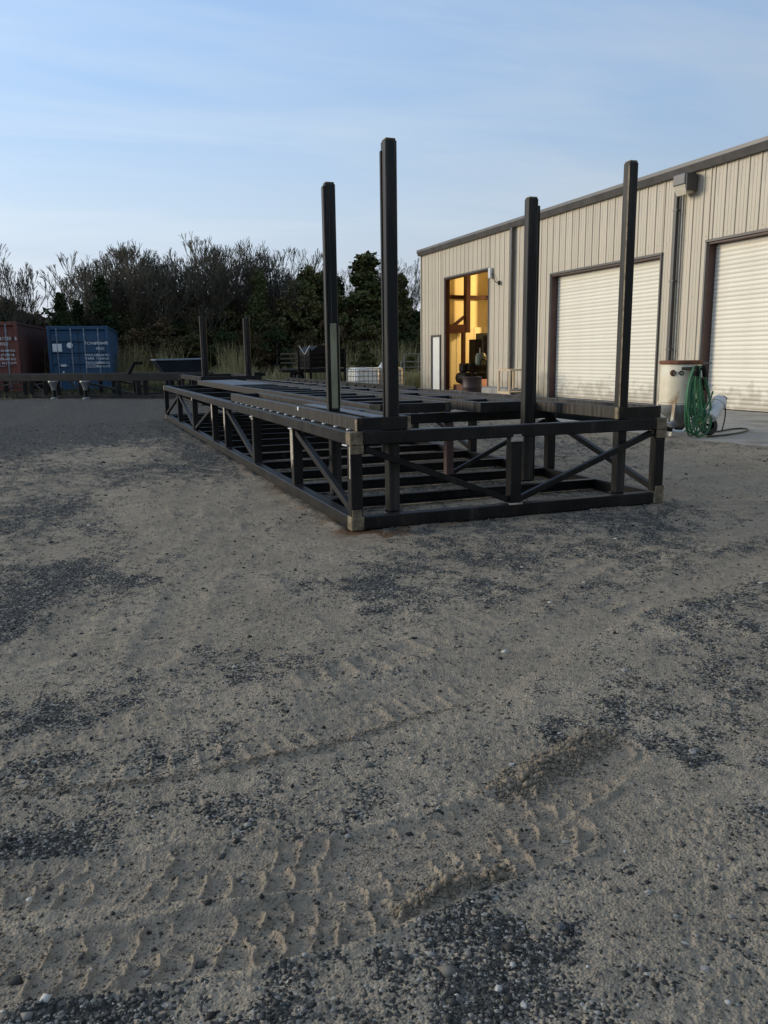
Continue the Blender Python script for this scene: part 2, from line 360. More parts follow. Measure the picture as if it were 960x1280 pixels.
BLOBS = [(-1.695, 3.528, 0.168, 1.208, 1), (-0.759, 1.672, 0.158, 0.109, 1), (-0.871, 1.615, 0.108, 0.177, 0.7), (-0.473, 1.212, 0.308, 0.08, 1), (-0.308, 1.811, 0.139, 0.125, 0.6), (0.176, 1.255, 0.143, 0.133, 1), (0.132, 1.413, 0.096, 0.07, 0.9), (-0.083, 3.776, 0.176, 0.394, 1), (0.487, 2.194, 0.066, 0.111, 0.5), (0.826, 2.087, 0.1, 0.13, 0.9), (-6.202, 14.878, 2.177, 6.479, 1), (-2.399, 16.254, 1.632, 3.47, 0.6), (-2.659, 5.944, 0.372, 1.023, 0.6), (-1.276, 3.834, 0.161, 0.202, 0.5), (-0.398, 3.792, 0.158, 0.169, 0.5), (-1.037, 2.406, 0.156, 0.121, 0.5), (0.907, 3.661, 0.263, 0.398, 0.25), (0.351, 4.308, 0.44, 0.452, 0.2), (1.848, 5.327, 0.318, 0.543, 0.25), (0.763, 2.409, 0.204, 0.121, 0.4), (0.767, 1.767, 0.115, 0.138, 0.4), (0.4, 1.532, 0.068, 0.107, 0.3), (-2.074, 9.429, 0.579, 1.328, 0.5), (-0.54, 2.8, 0.356, 0.2, 0.3), (1.422, 3.172, 0.26, 0.407, 0.4), (-1.955, 5.315, 0.332, 0.541, 0.3), (-1.551, 5.863, 0.663, 1.355, -0.8), (-3.355, 9.575, 0.695, 1.018, -0.8), (-0.659, 3.482, 0.545, 0.614, -0.5), (0.043, 2.432, 0.465, 0.185, -0.7), (0.654, 1.526, 0.186, 0.187, -0.9), (0.384, 2.147, 0.162, 0.147, -0.5), (-0.421, 1.605, 0.268, 0.145, -0.6), (-0.437, 1.336, 0.244, 0.063, -0.6), (0.778, 1.956, 0.168, 0.207, -0.3), (0.5, 3.016, 0.376, 0.183, -0.4), (-0.392, 4.743, 0.389, 0.433, -0.5), (3.204, 7.545, 0.869, 1.651, -0.8), (-2.049, 4.633, 0.292, 0.31, -0.6), (-1.202, 2.992, 0.286, 0.272, -0.5), (0.595, 1.843, 0.16, 0.148, -0.5)]
TRACK_A = [(-1.4, 1.44), (-0.915, 1.494), (-0.832, 1.531), (-0.584, 1.558), (-0.325, 1.569), (-0.064, 1.612), (0.138, 1.683), (0.327, 1.806), (0.498, 1.943), (0.635, 2.092)]
TRACK_B = [(-1.3, 1.22), (-0.803, 1.282), (-0.719, 1.291), (-0.506, 1.317), (-0.29, 1.365), (-0.107, 1.418), (0.057, 1.513), (0.241, 1.619), (0.404, 1.708)]
BERM1 = [(-1.3, 1.89), (-1.012, 1.914), (-0.811, 1.937), (-0.629, 1.964), (-0.428, 2.031), (-0.281, 2.095), (-0.127, 2.187), (0.041, 2.315), (0.306, 2.454)]
BERM2 = [(0.301, 1.9), (0.397, 1.966), (0.506, 2.073), (0.644, 2.19)]
BERM3 = [(0.021, 1.438), (0.089, 1.486), (0.159, 1.523), (0.268, 1.562)]
TRACK_C = [(-0.1, 2.35), (0.317, 2.6), (0.626, 3.011), (0.939, 3.353), (1.417, 3.703), (2.081, 4.212), (3.309, 5.226)]
APX = 7.6
FX_ = (1.60, 4.12); FY_ = (4.83, 16.3)
RUTS = [([(-.9, 2.9), (-.95, 3.8), (-.85, 5.2), (-1.2, 7.5), (-2.6, 11), (-4.5, 15)], .12), ([(-1.35, 2.9), (-1.4, 3.8), (-1.35, 5.2), (-1.75, 7.5), (-3.3, 11), (-5.5, 15)], .12),
        ([(1.2, 3.9), (2.2, 4.9), (3.6, 6.0), (5.4, 7.0)], .12), ([(1.9, 3.6), (3.0, 4.6), (4.6, 5.6), (6.4, 6.4)], .12), ([(-1.3, 2.05), (-.8, 2.35), (-.1, 2.75), (.5, 3.3), (1.2, 4.2)], .09), ([(-.2, 3.3), (-.5, 4.2), (-1.1, 5.0), (-2.2, 6.2), (-3.8, 8)], .11), ([(-3.4, 5.6), (-1.8, 5.9), (-.6, 5.2), (.6, 3.9), (1.4, 3.0)], .10)]
def ground_fields(x, y):
    u = x*RT[0]+y*RT[1]; v = x*FW[0]+y*FW[1]; r = np.hypot(u, v)
    near = 1/(1+(r/9)**2)
    wx = u+.25*(fbm(u*1.3, v*1.3, 5, 3)-.5); wy = v+.35*(fbm(u*1.3, v*1.3, 9, 3)-.5)
    mask = np.zeros_like(u)
    wj = .22*(fbm(u*5, v*5, 61, 4)-.5); wk = .22*(fbm(u*5, v*5, 71, 4)-.5)
    for a, b, ra, rb, s in BLOBS:
        q = ((u+wj*min(1, ra*4)-a)/ra)**2+((v+wk*min(1, ra*4)-b)/rb)**2
        mask += s*np.exp(-q*.9)
    large = fbm(u*.55, v*.4, 21, 5, .55)
    mid = fbm(u*2.6, v*2.1, 33, 6, .68); fine = fbm(u*16, v*13, 37, 4, .65)
    g = .33+mask*.82+(large-.5)*.85*(.35+.65*smooth(2, 6, r))+(mid-.5)*1.05+(fine-.5)*1.6
    far = smooth(11, 18, v)*smooth(2.0, -1.5, u); g = g+.34*smooth(-1.1, -2.4, u)*smooth(2.2, 3.5, v)*(1-.8*smooth(.45, .6, fbm(u*.9, v*.35, 181, 4)))+far*.30+.45*smooth(10, 14, v)*smooth(1.0, -2.5, u)
    g = np.clip(g, 0, 1)
    # relief
    h = .012*(fbm(u*1.1, v*1.1, 3, 3)-.5)*2+.012*(fbm(u*4, v*4, 13, 3)-.5)
    clod = fbm(u*22, v*22, 43, 4, .6); h = h+near*.0065*(clod-.5)
    grain = fbm(u*80, v*80, 53, 2, .55); wear = smooth(.40, .62, fbm(u*3.3, v*3.3, 57, 4, .6))
    h = h+near*(.0010+.0026*wear+.002*g)*(grain-.5)*1.8
    ridg = 1-np.abs(2*fbm(u*9, v*12, 83, 3)-1); h = h+near*.006*(ridg-.7)*smooth(.3, .6, fbm(u*1.5, v*1.5, 87, 2))
    # tyre tracks: two bands, each with two rows of curved lugs
    sand = np.zeros_like(u); jit = .020*(fbm(u*20, v*20, 91, 4)-.5)*2; brk = fbm(u*9, v*9, 97, 3)
    for tr, hw, sp in ((TRACK_A, .084, .060), (TRACK_B, .076, .058)):
        d, S, T = polydist(u, v, tr)
        inside = smooth(hw*1.25, hw*.85, d); end = smooth(.0, .25, S)*1.0
        h = h*(1-.6*inside)-.007*inside
        rim = np.exp(-((d-hw*1.25)/.014)**2); h = h+.0065*rim*smooth(.35, .6, brk)
        for sgn in (1, -1):
            t0 = sgn*hw*.52; tt = (T+jit*.4-t0)/(hw*.47)
            ph = (S+jit*.8+.011*tt*tt+.004*tt+(.5*sp if sgn > 0 else 0))
            k = (ph/sp) % 1.0; lug = np.exp(-((k-.5)*sp/(.0042+.003*clod))**2)*smooth(1.25, .8, np.abs(tt+.35*(clod-.5)*2))
            h = h+.0125*lug*inside*smooth(.40, .58, brk+.04)*(.1+1.5*fbm(u*70, v*70, 201, 3))*(.6+.8*clod)
        sand = np.maximum(sand, inside)
    for tr, wd, ht in ((BERM1, .016, .0085), (BERM2, .04, .012), (BERM3, .016, .020)):
        d, S, T = polydist(u, v, tr); dd = d+.02*(fbm(u*25, v*25, 101, 3)-.5)
        L = sum(math.hypot(b[0]-a[0], b[1]-a[1]) for a, b in zip(tr[:-1], tr[1:]))
        e = (smooth(.30, .58, fbm(u*7, v*7, 115, 3)) if tr is BERM1 else 1)*np.exp(-(np.clip(dd, 0, 1)/wd)**2)*smooth(-.0, .12, S)*smooth(L, L-.15, S)
        rough_ = fbm(u*55, v*55, 111, 3, .7)
        h = h+e*ht*(.15+1.5*rough_); sand = np.maximum(sand, .8*e)
    d, S, T = polydist(u, v, BERM1)
    inb = smooth(.10, .05, np.abs(T+.085)); lug = np.exp(-(((S/.07) % 1-.5)*.07/.010)**2)
    h = h+.0075*lug*inb*smooth(.36, .56, brk)*(.4+clod)
    d, S, T = polydist(u, v, TRACK_C); inc = smooth(.20, .08, d); h = h-.008*inc; sand = np.maximum(sand, .55*inc)
    # long wheel ruts crossing the mid distance, towards the doors and along the frame
    ruts = np.sin((u*.9+v*.25)*5.2+2.5*fbm(u*.5, v*.5, 121, 3))
    h = h+.007*ruts*smooth(2.5, 5, v)
    ru2 = np.sin(y*7+2.2*fbm(x*.7, y*.7, 131, 3)); h = h+.010*ru2*smooth(4.3, 5, x)*smooth(8.4, 7.4, x)*smooth(3, 5, y)*smooth(12, 9, y)
    g = np.clip(g*(1-.75*sand), 0, 1)
    for tr, wd in RUTS:
        d, S, T = polydist(u+.10*(fbm(u*1.7, v*1.7, 151, 2)-.5), v, tr)
        e_ = smooth(wd, wd*.6, d); cl = np.exp(-(((S/.11) % 1-.5)/.16)**2)*smooth(.35, .6, fbm(u*3, v*3, 155, 3))
        bk = smooth(.42, .66, fbm(u*2.3, v*2.3, 159, 4)); h = h-.005*e_*(.4+.6*bk)+.0055*bk*np.exp(-((d-wd*1.1)/(.55*wd))**2)*(.5+clod)+.011*cl*e_*smooth(8, 4, r)*(.35+.65*bk); sand = np.maximum(sand, .75*smooth(11, 7, r)*e_*smooth(.3, .6, fbm(u*1.2, v*1.2, 157, 3)))
    # level pad below the truss frame
    qx = np.maximum(np.maximum(FX_[0]-x, x-FX_[1]), 0); qy = np.maximum(np.maximum(FY_[0]-y, y-FY_[1]), 0); pad = smooth(.45, .05, np.hypot(qx, qy))
    h = h*(1-.92*pad)-.010*pad+.020*np.exp(-((np.hypot(qx, qy)-.03)/.06)**2)*smooth(.35, .7, fbm(x*3, y*3, 161, 4))*(np.hypot(qx, qy) > .005)
    g = np.clip(g*(1-.75*sand), 0, 1)
    # ground slips under the concrete apron, with an uneven dirt edge on it
    edge = x-(APX+.35*(fbm(x*1.1, y*1.1, 141, 4)-.5)*2)
    h = h*(1-smooth(-.5, .3, edge))+.012*smooth(-.8, -.1, edge)-.05*smooth(-.05, .35, edge)
    return h, g, sand

# ------------------------------------------------------------------ ground sheet
def ground_material():
    m = bpy.data.materials.new('dirt_and_gravel'); m.use_nodes = True; t = m.node_tree; b = t.nodes['Principled BSDF']
    b.inputs['Roughness'].default_value = .95; b.inputs['Specular IOR Level'].default_value = .03
    ga = N(t, 'ShaderNodeAttribute', attribute_name='gravel'); sa = N(t, 'ShaderNodeAttribute', attribute_name='tracked')
    co = N(t, 'ShaderNodeTexCoord')
    def noise(s, d=5, r=.6):
        n = N(t, 'ShaderNodeTexNoise'); n.inputs['Scale'].default_value = s; n.inputs['Detail'].default_value = d; n.inputs['Roughness'].default_value = r
        t.links.new(co.outputs['Object'], n.inputs['Vector']); return n
    def mixc(f, a, bb, blend='MIX'):
        k = N(t, 'ShaderNodeMix', data_type='RGBA', blend_type=blend)
        for s, val in (('Factor', f), ('A', a), ('B', bb)):
            if isinstance(val, tuple): k.inputs[s].default_value = (*val, 1)
            elif isinstance(val, float): k.inputs[s].default_value = val
            else: t.links.new(val, k.inputs[s])
        return k.outputs['Result']
    def ramp(src, p0, p1, c0=(0, 0, 0), c1=(1, 1, 1)):
        r = N(t, 'ShaderNodeValToRGB'); r.color_ramp.elements[0].position = p0; r.color_ramp.elements[1].position = p1
        r.color_ramp.elements[0].color = (*c0, 1); r.color_ramp.elements[1].color = (*c1, 1); t.links.new(src, r.inputs[0]); return r.outputs[0]
    n1 = noise(2.2, 8, .65); n2 = noise(38, 4, .7); n3 = noise(140, 2, .6)
    dirt = ramp(n1.outputs['Fac'], .32, .7, (.268, .222, .160), (.385, .320, .232))
    dirt = mixc(ramp(n2.outputs['Fac'], .48, .72), dirt, (.15, .130, .10)); dirt = mixc(ramp(n3.outputs['Fac'], .56, .74), dirt, (.11, .098, .08)); dirt = mixc(ramp(noise(7, 6, .7).outputs['Fac'], .5, .75), dirt, (.20, .175, .135))
    ra = N(t, 'ShaderNodeAttribute', attribute_name='rust_stain'); dirt = mixc(ra.outputs['Fac'], dirt, (.12, .060, .028))
    dirt = mixc(sa.outputs['Fac'], dirt, mixc(.5, dirt, (.27, .222, .165)))
    # gravel: voronoi chips, mostly dark with a few pale ones
    def chips(s, seed):
        vo = N(t, 'ShaderNodeTexVoronoi'); vo.inputs['Scale'].default_value = s; vo.inputs['Randomness'].default_value = 1
        mp_ = N(t, 'ShaderNodeMapping'); mp_.inputs['Location'].default_value = (seed, seed*.7, 0); t.links.new(co.outputs['Object'], mp_.inputs[0]); t.links.new(mp_.outputs[0], vo.inputs['Vector'])
        sp = N(t, 'ShaderNodeSeparateColor'); t.links.new(vo.outputs['Color'], sp.inputs[0])
        return vo, sp
    v1, s1 = chips(150, 3.0)
    gr = N(t, 'ShaderNodeValToRGB'); gr.color_ramp.interpolation = 'LINEAR'; e = gr.color_ramp.elements
    e[0].position = 0; e[0].color = (.030, .030, .027, 1); e[1].position = .6; e[1].color = (.070, .068, .061, 1)
    k = e.new(.86); k.color = (.125, .12, .105, 1); k = e.new(.985); k.color = (.36, .345, .30, 1)
    t.links.new(s1.outputs[0], gr.inputs[0])
    # where the chips lie: attribute plus fine noise, so patches break up into single stones
    thr = N(t, 'ShaderNodeMath', operation='MULTIPLY_ADD'); t.links.new(ga.outputs['Fac'], thr.inputs[0]); thr.inputs[1].default_value = 1.35; thr.inputs[2].default_value = -.78
    add = N(t, 'ShaderNodeMath', operation='ADD'); t.links.new(thr.outputs[0], add.inputs[0]); t.links.new(n2.outputs['Fac'], add.inputs[1])
    add2 = N(t, 'ShaderNodeMath', operation='MULTIPLY_ADD'); t.links.new(s1.outputs[1], add2.inputs[0]); add2.inputs[1].default_value = 1.0; t.links.new(add.outputs[0], add2.inputs[2])
    gm = ramp(add2.outputs[0], .90, 1.0)
    c = mixc(gm, dirt, gr.outputs[0])
    t.links.new(c, b.inputs['Base Color'])
    hb = N(t, 'ShaderNodeMath', operation='MULTIPLY_ADD'); t.links.new(n3.outputs['Fac'], hb.inputs[0]); hb.inputs[1].default_value = .6; t.links.new(n2.outputs['Fac'], hb.inputs[2])
    vb = N(t, 'ShaderNodeMath', operation='MULTIPLY_ADD'); t.links.new(v1.outputs['Distance'], vb.inputs[0]); vb.inputs[1].default_value = -.8; t.links.new(hb.outputs[0], vb.inputs[2])
    bn = N(t, 'ShaderNodeBump'); bn.inputs['Strength'].default_value = .75; bn.inputs['Distance'].default_value = .006
    t.links.new(vb.outputs[0], bn.inputs['Height']); t.links.new(bn.outputs[0], b.inputs['Normal'])
    return m
NR = 640
vpx = np.linspace(0, 1, NR)
# rows evenly spaced in view angle below the horizon
ang = np.concatenate([np.linspace(R(49), R(5), 600, endpoint=False), np.geomspace(R(5), R(1.7), 90)]); rr = 1.1/np.tan(ang)
rr = np.concatenate([[0.0, .3, .6], rr, [45, 70, 110, 200, 400, 900, 2500]])
fa = R(69.2)                                # view heading
th = np.concatenate([np.linspace(-PI, R(-36), 40, endpoint=False), np.linspace(R(-36), R(36), 760, endpoint=False), np.linspace(R(36), PI, 40, endpoint=False)])
TH, RRR = np.meshgrid(th, rr)
GX = RRR*np.cos(fa+TH); GY = RRR*np.sin(fa+TH)
gh, gg, gs = ground_fields(GX.ravel(), GY.ravel())
fade = np.clip(1-(RRR.ravel()-60)/60, 0, 1); gh = gh*fade
V = np.stack([GX.ravel(), GY.ravel(), gh], 1)
nr, nc = TH.shape
i = np.arange(nr-1)[:, None]*nc; j = np.arange(nc)[None, :]; j2 = (j+1) % nc
F = np.stack([(i+j), (i+nc+j), (i+nc+j2), (i+j2)], -1).reshape(-1, 4)
gmesh = np_mesh('ground', V, F, ground_material(), True)
a = gmesh.attributes.new('gravel', 'FLOAT', 'POINT'); a2 = gmesh.attributes.new('tracked', 'FLOAT', 'POINT')
if len(gmesh.vertices) == len(V):
    a.data.foreach_set('value', gg.astype(np.float32)); a2.data.foreach_set('value', gs.astype(np.float32))
xx_, yy_ = V[:, 0], V[:, 1]; dr_ = np.maximum(np.maximum(FX_[0]-xx_, xx_-FX_[1]), np.maximum(FY_[0]-yy_, yy_-FY_[1]))
rs_ = smooth(.22, .0, np.abs(dr_))*smooth(.45, .68, fbm(xx_*4, yy_*4, 171, 4))*.6+smooth(.42, .05, np.hypot(xx_-1.78, yy_-4.74))*smooth(.35, .6, fbm(xx_*9, yy_*9, 173, 3))
a3 = gmesh.attributes.new('rust_stain', 'FLOAT', 'POINT'); a3.data.foreach_set('value', np.clip(rs_, 0, .9).astype(np.float32))
ground = link('ground', gmesh); tag(ground, kind='structure')
def gz(x, y):
    h, g, s = ground_fields(np.array([float(x)]), np.array([float(y)])); return float(h[0])

# concrete apron before the doors: slabs with recessed joints
ap = MB(); 
ap.box(7.3, 11.93, -6, 9.0, -.10, .006, 0); ap.box(7.3, 11.93, 9.012, 15.0, -.10, .006, 0); ap.box(7.3, 11.93, 15.012, 21.0, -.10, .006, 0); ap.box(7.3, 11.93, 21.012, 27.6, -.10, .006, 0)
o = ap.build('concrete_apron', M['concrete']); tag(o, kind='structure')

# loose stones: one scattered layer
IV = np.array([(1, 0, 0), (-1, 0, 0), (0, 1, 0), (0, -1, 0), (0, 0, 1), (0, 0, -1)], float)
IF = np.array([(0, 2, 4), (2, 1, 4), (1, 3, 4), (3, 0, 4), (2, 0, 5), (1, 2, 5), (3, 1, 5), (0, 3, 5)])
stone_mat = bpy.data.materials.new('loose_stones'); stone_mat.use_nodes = True
t = stone_mat.node_tree; b = t.nodes['Principled BSDF']; b.inputs['Roughness'].default_value = .85; b.inputs['Specular IOR Level'].default_value = .1
g_ = N(t, 'ShaderNodeNewGeometry'); r_ = N(t, 'ShaderNodeValToRGB'); e = r_.color_ramp.elements
e[0].position = 0; e[0].color = (.026, .026, .024, 1); e[1].position = .62; e[1].color = (.10, .096, .084, 1)
k = e.new(.85); k.color = (.20, .185, .16, 1); k = e.new(.97); k.color = (.26, .25, .225, 1); k = e.new(1.0); k.color = (.50, .48, .43, 1)
t.links.new(g_.outputs['Random Per Island'], r_.inputs[0]); t.links.new(r_.outputs[0], b.inputs['Base Color'])
def stones(n):
    # positions even in picture area: radius drawn evenly in view angle
    a_ = R(46)*(R(4.0)/R(46))**(rng.random(n)**.8); r = 1.1/np.tan(a_); tt = fa+(rng.random(n)-.5)*R(66)
    x = r*np.cos(tt); y = r*np.sin(tt)
    h, g, s = ground_fields(x, y)
    keep = (rng.random(n) < (.20+.80*smooth(.20, 1.0, g))) & (x < APX-.1); x, y, h, r = x[keep], y[keep], h[keep], r[keep]; n = len(x)
    size = np.clip(rng.lognormal(-6.35, .60, n), .0009, .011)*(1+.10*np.clip(r-2.5, 0, 8))
    base = IV[None]*(1+.9*(rng.random((n, 6, 3))-.5))*size[:, None, None]*np.stack([.8+.5*rng.random(n), .8+.5*rng.random(n), .45+.35*rng.random(n)], 1)[:, None, :]
    ca, sa_ = np.cos(rng.random(n)*6.28), np.sin(rng.random(n)*6.28)
    X = base[..., 0]*ca[:, None]-base[..., 1]*sa_[:, None]; Y = base[..., 0]*sa_[:, None]+base[..., 1]*ca[:, None]
    P = np.stack([X+x[:, None], Y+y[:, None], base[..., 2]+(h+size*.15)[:, None]], -1).reshape(-1, 3)
    Fs = (IF[None]+np.arange(n)[:, None, None]*6).reshape(-1, 3)
    return P, Fs
P, Fs = stones(340000)
o = link('gravel', np_mesh('gravel', P, Fs, stone_mat)); tag(o, 'loose dark and pale crushed stones strewn over the dirt yard', 'gravel', kind='stuff')
crumb_mat = mat('dirt_crumbs_material', (.125, .098, .066), .95, var=(.25, .205, .145), scale=60)
def crumbs():
    xs, ys, sz = [], [], []
    for tr, wd, n_, s_ in ((BERM2, .05, 3600, .0034), (BERM3, .022, 900, .0034), (BERM1, .022, 1500, .0026), (TRACK_A, .085, 2200, .0018), (TRACK_B, .075, 2200, .0018)):
        for k_ in range(n_):
            q = rng.integers(1 if tr in (TRACK_A, TRACK_B) else 0, len(tr)-1); t_ = rng.random(); a, b = tr[q], tr[q+1]
            u = a[0]+(b[0]-a[0])*t_+rng.normal()*wd*.55; v = a[1]+(b[1]-a[1])*t_+rng.normal()*wd*.55
            xs.append(u*RT[0]+v*FW[0]); ys.append(u*RT[1]+v*FW[1]); sz.append(s_*rng.lognormal(0, .45))
    x = np.array(xs); y = np.array(ys); size = np.clip(np.array(sz), .001, .015); n = len(x); h, g, s__ = ground_fields(x, y)
    base = IV[None]*(1+.8*(rng.random((n, 6, 3))-.5))*size[:, None, None]*np.array([1, 1, .8]); ca = rng.random(n)*6.28; c_, d_ = np.cos(ca), np.sin(ca)
    X = base[..., 0]*c_[:, None]-base[..., 1]*d_[:, None]; Y = base[..., 0]*d_[:, None]+base[..., 1]*c_[:, None]
    P = np.stack([X+x[:, None], Y+y[:, None], base[..., 2]+(h+size*.3)[:, None]], -1).reshape(-1, 3)
    return P, (IF[None]+np.arange(n)[:, None, None]*6).reshape(-1, 3)
P, Fs2 = crumbs()
o = link('dirt_crumbs', np_mesh('dirt_crumbs', P, Fs2, crumb_mat)); tag(o, 'crumbled brown dirt along the tyre tracks and ridges', 'dirt', kind='stuff')
print('stones', len(Fs))

# ------------------------------------------------------------------ main truss frame
FX0, FX1, FY0, FY1, FT, C = 1.613, 4.105, 4.842, 16.30, .640, .085
fr = wthing('steel_truss_frame', 'long black welded steel truss frame lying on the gravel yard', 'steel frame', (FX0, FY0, 0))
ST = [FY0+C/2, 6.36, 7.92, 9.53, 10.45, 12.30, 14.15, FY1-C/2]
def onebox(name, m, parent, a, b=.006, label=None):
    return MB().box(*a, b).build(name, m, parent, label=label)
for x0 in (FX0, FX1-C):
    onebox('top_chord', M['steel'], fr, (x0, x0+C, FY0+C+.002, FY1-C-.002, FT-C, FT))
    onebox('bottom_chord', M['steel'], fr, (x0, x0+C, FY0+C+.002, FY1-C-.002, 0, C))
    for yy in ST:
        onebox('upright', M['steel'], fr, (x0+.003, x0+C-.003, yy-.038, yy+.038, C+.001, FT-C-.001), .005)
    # braces: pairs (top station, bottom station)
    for a_, b_ in ((1, 0), (3, 2), (4, 5), (6, 5), (6, 7)):
        s_ = 1 if ST[b_] > ST[a_] else -1
        MB().bar((x0+C/2, ST[a_]+s_*.045, FT-C-.03), (x0+C/2, ST[b_]-s_*.045, C+.03), .045, .045, .004).build('brace', M['steel'], fr)
for k_, y0 in enumerate((FY0, FY1-C)):
    onebox('top_chord', M['steel'], fr, (FX0+C+.002, FX1-C-.002, y0, y0+C, FT-C, FT))
    onebox('bottom_chord', M['steel'], fr, (FX0+C+.002, FX1-C-.002, y0, y0+C, 0, C))
    onebox('upright', M['steel'], fr, (2.79, 2.875, y0+.003, y0+C-.003, C+.001, FT-C-.001), .005)
    MB().bar((FX0+C+.02, y0+.044, FT-C-.025), (2.785, y0+.044, C+.03), .042, .042, .004).build('brace', M['steel'], fr)
    MB().bar((2.88, y0+.044, C+.03), (FX1-C-.02, y0+.044, FT-C-.025), .042, .042, .004).build('brace', M['steel'], fr)
    for x0 in (FX0, FX1-C):
        for z0 in (0, FT-C):
            onebox('corner_block', M['primer'], fr, (x0-.003, x0+C+.003, y0-.003, y0+C+.003, z0 if z0 else -.004, z0+C+.003), .006)
# cross members at the top of stations, floor joists at the bottom
for yy in (6.36, 7.92, 9.53, 10.45, 12.3, 14.15):
    onebox('cross_member', M['steel'], fr, (FX0+C+.002, FX1-C-.002, yy-.038, yy+.038, FT-C-.006, FT-.006))
    for xx in (3.03,):
        onebox('upright', M['steel' if yy > 7 else 'jamb'], fr, (xx-.034, xx+.034, yy-.034, yy+.034, C+.002, FT-C-.008), .005)
MB().bar((3.075, 6.36, C+.02), (4.0, 6.36, FT-C-.03), .035, .035, .003).build('brace', M['steel'], fr)
y = FY0+.77
while y < FY1-.2:
    jb = MB(); jb.box(FX0+C+.002, FX1-C-.002, y-.03, y+.03, .008, .016).box(FX0+C+.002, FX1-C-.002, y+.022, y+.03, .0165, .0765).box(FX0+C+.002, FX1-C-.002, y-.03, y+.03, .077, .085, .002)
    jb.build('floor_joist', M['steel'], fr); y += .79
# pale bare-metal bands at weld zones on the left side and front
for yy, z1 in ((6.36, .30), (9.53, .36), (10.45, .38)):
    mb = MB(); mb.box(FX0-.001, FX0+.006, yy-.0385, yy+.0385, z1, FT-C+.004, .001)
    for q in range(3): mb.box(FX0-.0015, FX0+.004, yy-.030+q*.021, yy-.018+q*.021, z1-random.uniform(.02, .1), z1+.01)
    mb.build('weld_patch', M['spatter'], fr)
for yy in (7.92, 12.3): MB().box(FX0-.001, FX0+.006, yy-.039, yy+.039, FT-C-.03, FT-C+.008, .001).build('weld_patch', M['spatter'], fr)
MB().box(FX0-.001, FX0+.02, FY0+.012, FY0+.03, .34, FT-C, .001).build('weld_patch', M['spatter'], fr)
mb = MB(); mb.box(2.785, 2.88, FY0-.002, FY0+.012, FT-C-.03, FT-C+.004, .001); mb.box(2.80, 2.865, FY0-.004, FY0+.004, FT-C+.003, FT-C+.020, .004); mb.build('weld_patch', M['spatter'], fr)
MB().box(2.782, 2.883, FY0-.002, FY0+.012, C-.004, C+.008, .001).build('weld_patch', M['spatter'], fr)
mb = MB(); mb.box(FX0-.001, FX0+C+.005, FY0-.002, FY0+.01, FT-C-.055, FT-C-.001, .001); mb.box(FX0+.006, FX0+C-.012, FY0-.0015, FY0+.01, C+.002, C+.05, .003).build('weld_patch', M['primer'], fr)
MB().box(FX1-C-.004, FX1+.001, FY0-.002, FY0+.01, FT-C-.06, FT-C-.001, .001).build('weld_patch', M['primer'], fr)
MB().box(FX1-C+.01, FX1+.001, FY0-.002, FY0+.01, C+.002, C+.045, .001).build('weld_patch', M['primer'], fr)
for yy in ST[1:-1]:
    for z_ in (C+.004, FT-C-.004):
        for sg in (-1, 1): MB().tube([(FX0+.002, yy+sg*.040, z_), (FX0+C-.004, yy+sg*.040, z_)], .005, 5).build('weld_bead', M['steel_plate'], fr)
for xx in (2.788, 2.877):
    for z_ in (C+.004, FT-C-.004): MB().tube([(xx, FY0+.002, z_), (xx, FY0+C-.004, z_)], .005, 5).build('weld_bead', M['steel_plate'], fr)
for yy, zz in ((FY0+.03, FT-C+.0), (6.30, FT-C-.0), (7.86, FT-C)):
    MB().bar((FX0-.012, yy, zz), (FX0-.010, yy+.10, zz-.004), .012, .010, .003).build('weld_bead', M['whitemetal'], fr)

T0, T1 = FT+.004, .730
def tray(name_lbl, x0, x1, y0, y1, wl=.05, wr=.05, inner=None, capmat='primer', grp=None):
    t = wthing('steel_tray', name_lbl, 'steel tray', (x0, y0, T0), 0, grp)
    onebox('side_channel', M['steel_rib'], t, (x0, x0+wl, y0+.006, y1, T0, T1), .004)
    onebox('side_channel', M['steel_rib'], t, (x1-wr, x1, y0+.006, y1, T0, T1), .004)
    onebox('end_channel', M['steel'], t, (x0+.004, x1-.02, y0, y0+.0055, T0+.002, T1-.002), .001)
    onebox('end_channel', M['steel'], t, (x0+wl+.002, x1-wr-.002, y0+.008, y0+.055, T0+.002, T1-.004), .004)
    onebox('end_channel', M['steel'], t, (x0+wl+.002, x1-wr-.002, y1-.05, y1-.002, T0+.002, T1-.004), .004)
    return t
tA = tray('open steel tray along the left edge of the truss frame around the two left posts', 1.672, 2.035, 4.862, 9.35, grp='steel trays on top of the truss frame')
onebox('end_plate', M['primer'], tA, (2.018, 2.040, 4.858, 4.8615, T0-.002, T1+.002), .001)
onebox('end_plate', M['primer'], tA, (1.667, 1.6715, 4.864, 4.905, T0+.001, T1-.012), .001)
onebox('flat_strip', M['steel_plate'], tA, (1.86, 1.98, 5.08, 6.9, T1-.022, T1-.014), .001)
# bolt tabs along the foot of the left channel
y = 5.0
while y < 9.2:
    MB().box(1.650, 1.671, y, y+.035, FT+.0005, FT+.010, .002).build('bolt_tab', M['whitemetal'], tA); y += .28
MB().box(1.664, 1.6715, 6.30, 6.335, T1-.03, T1-.002, .001).build('tag', M['white'], tA)
tC = tray('open steel tray along the right edge of the truss frame around the two right posts', 3.69, 4.072, 4.866, 9.40, .045, .05, grp='steel trays on top of the truss frame')
onebox('end_plate', M['primer'], tC, (3.676, 3.6895, 4.862, 4.90, T0+.001, T1+.0), .001)

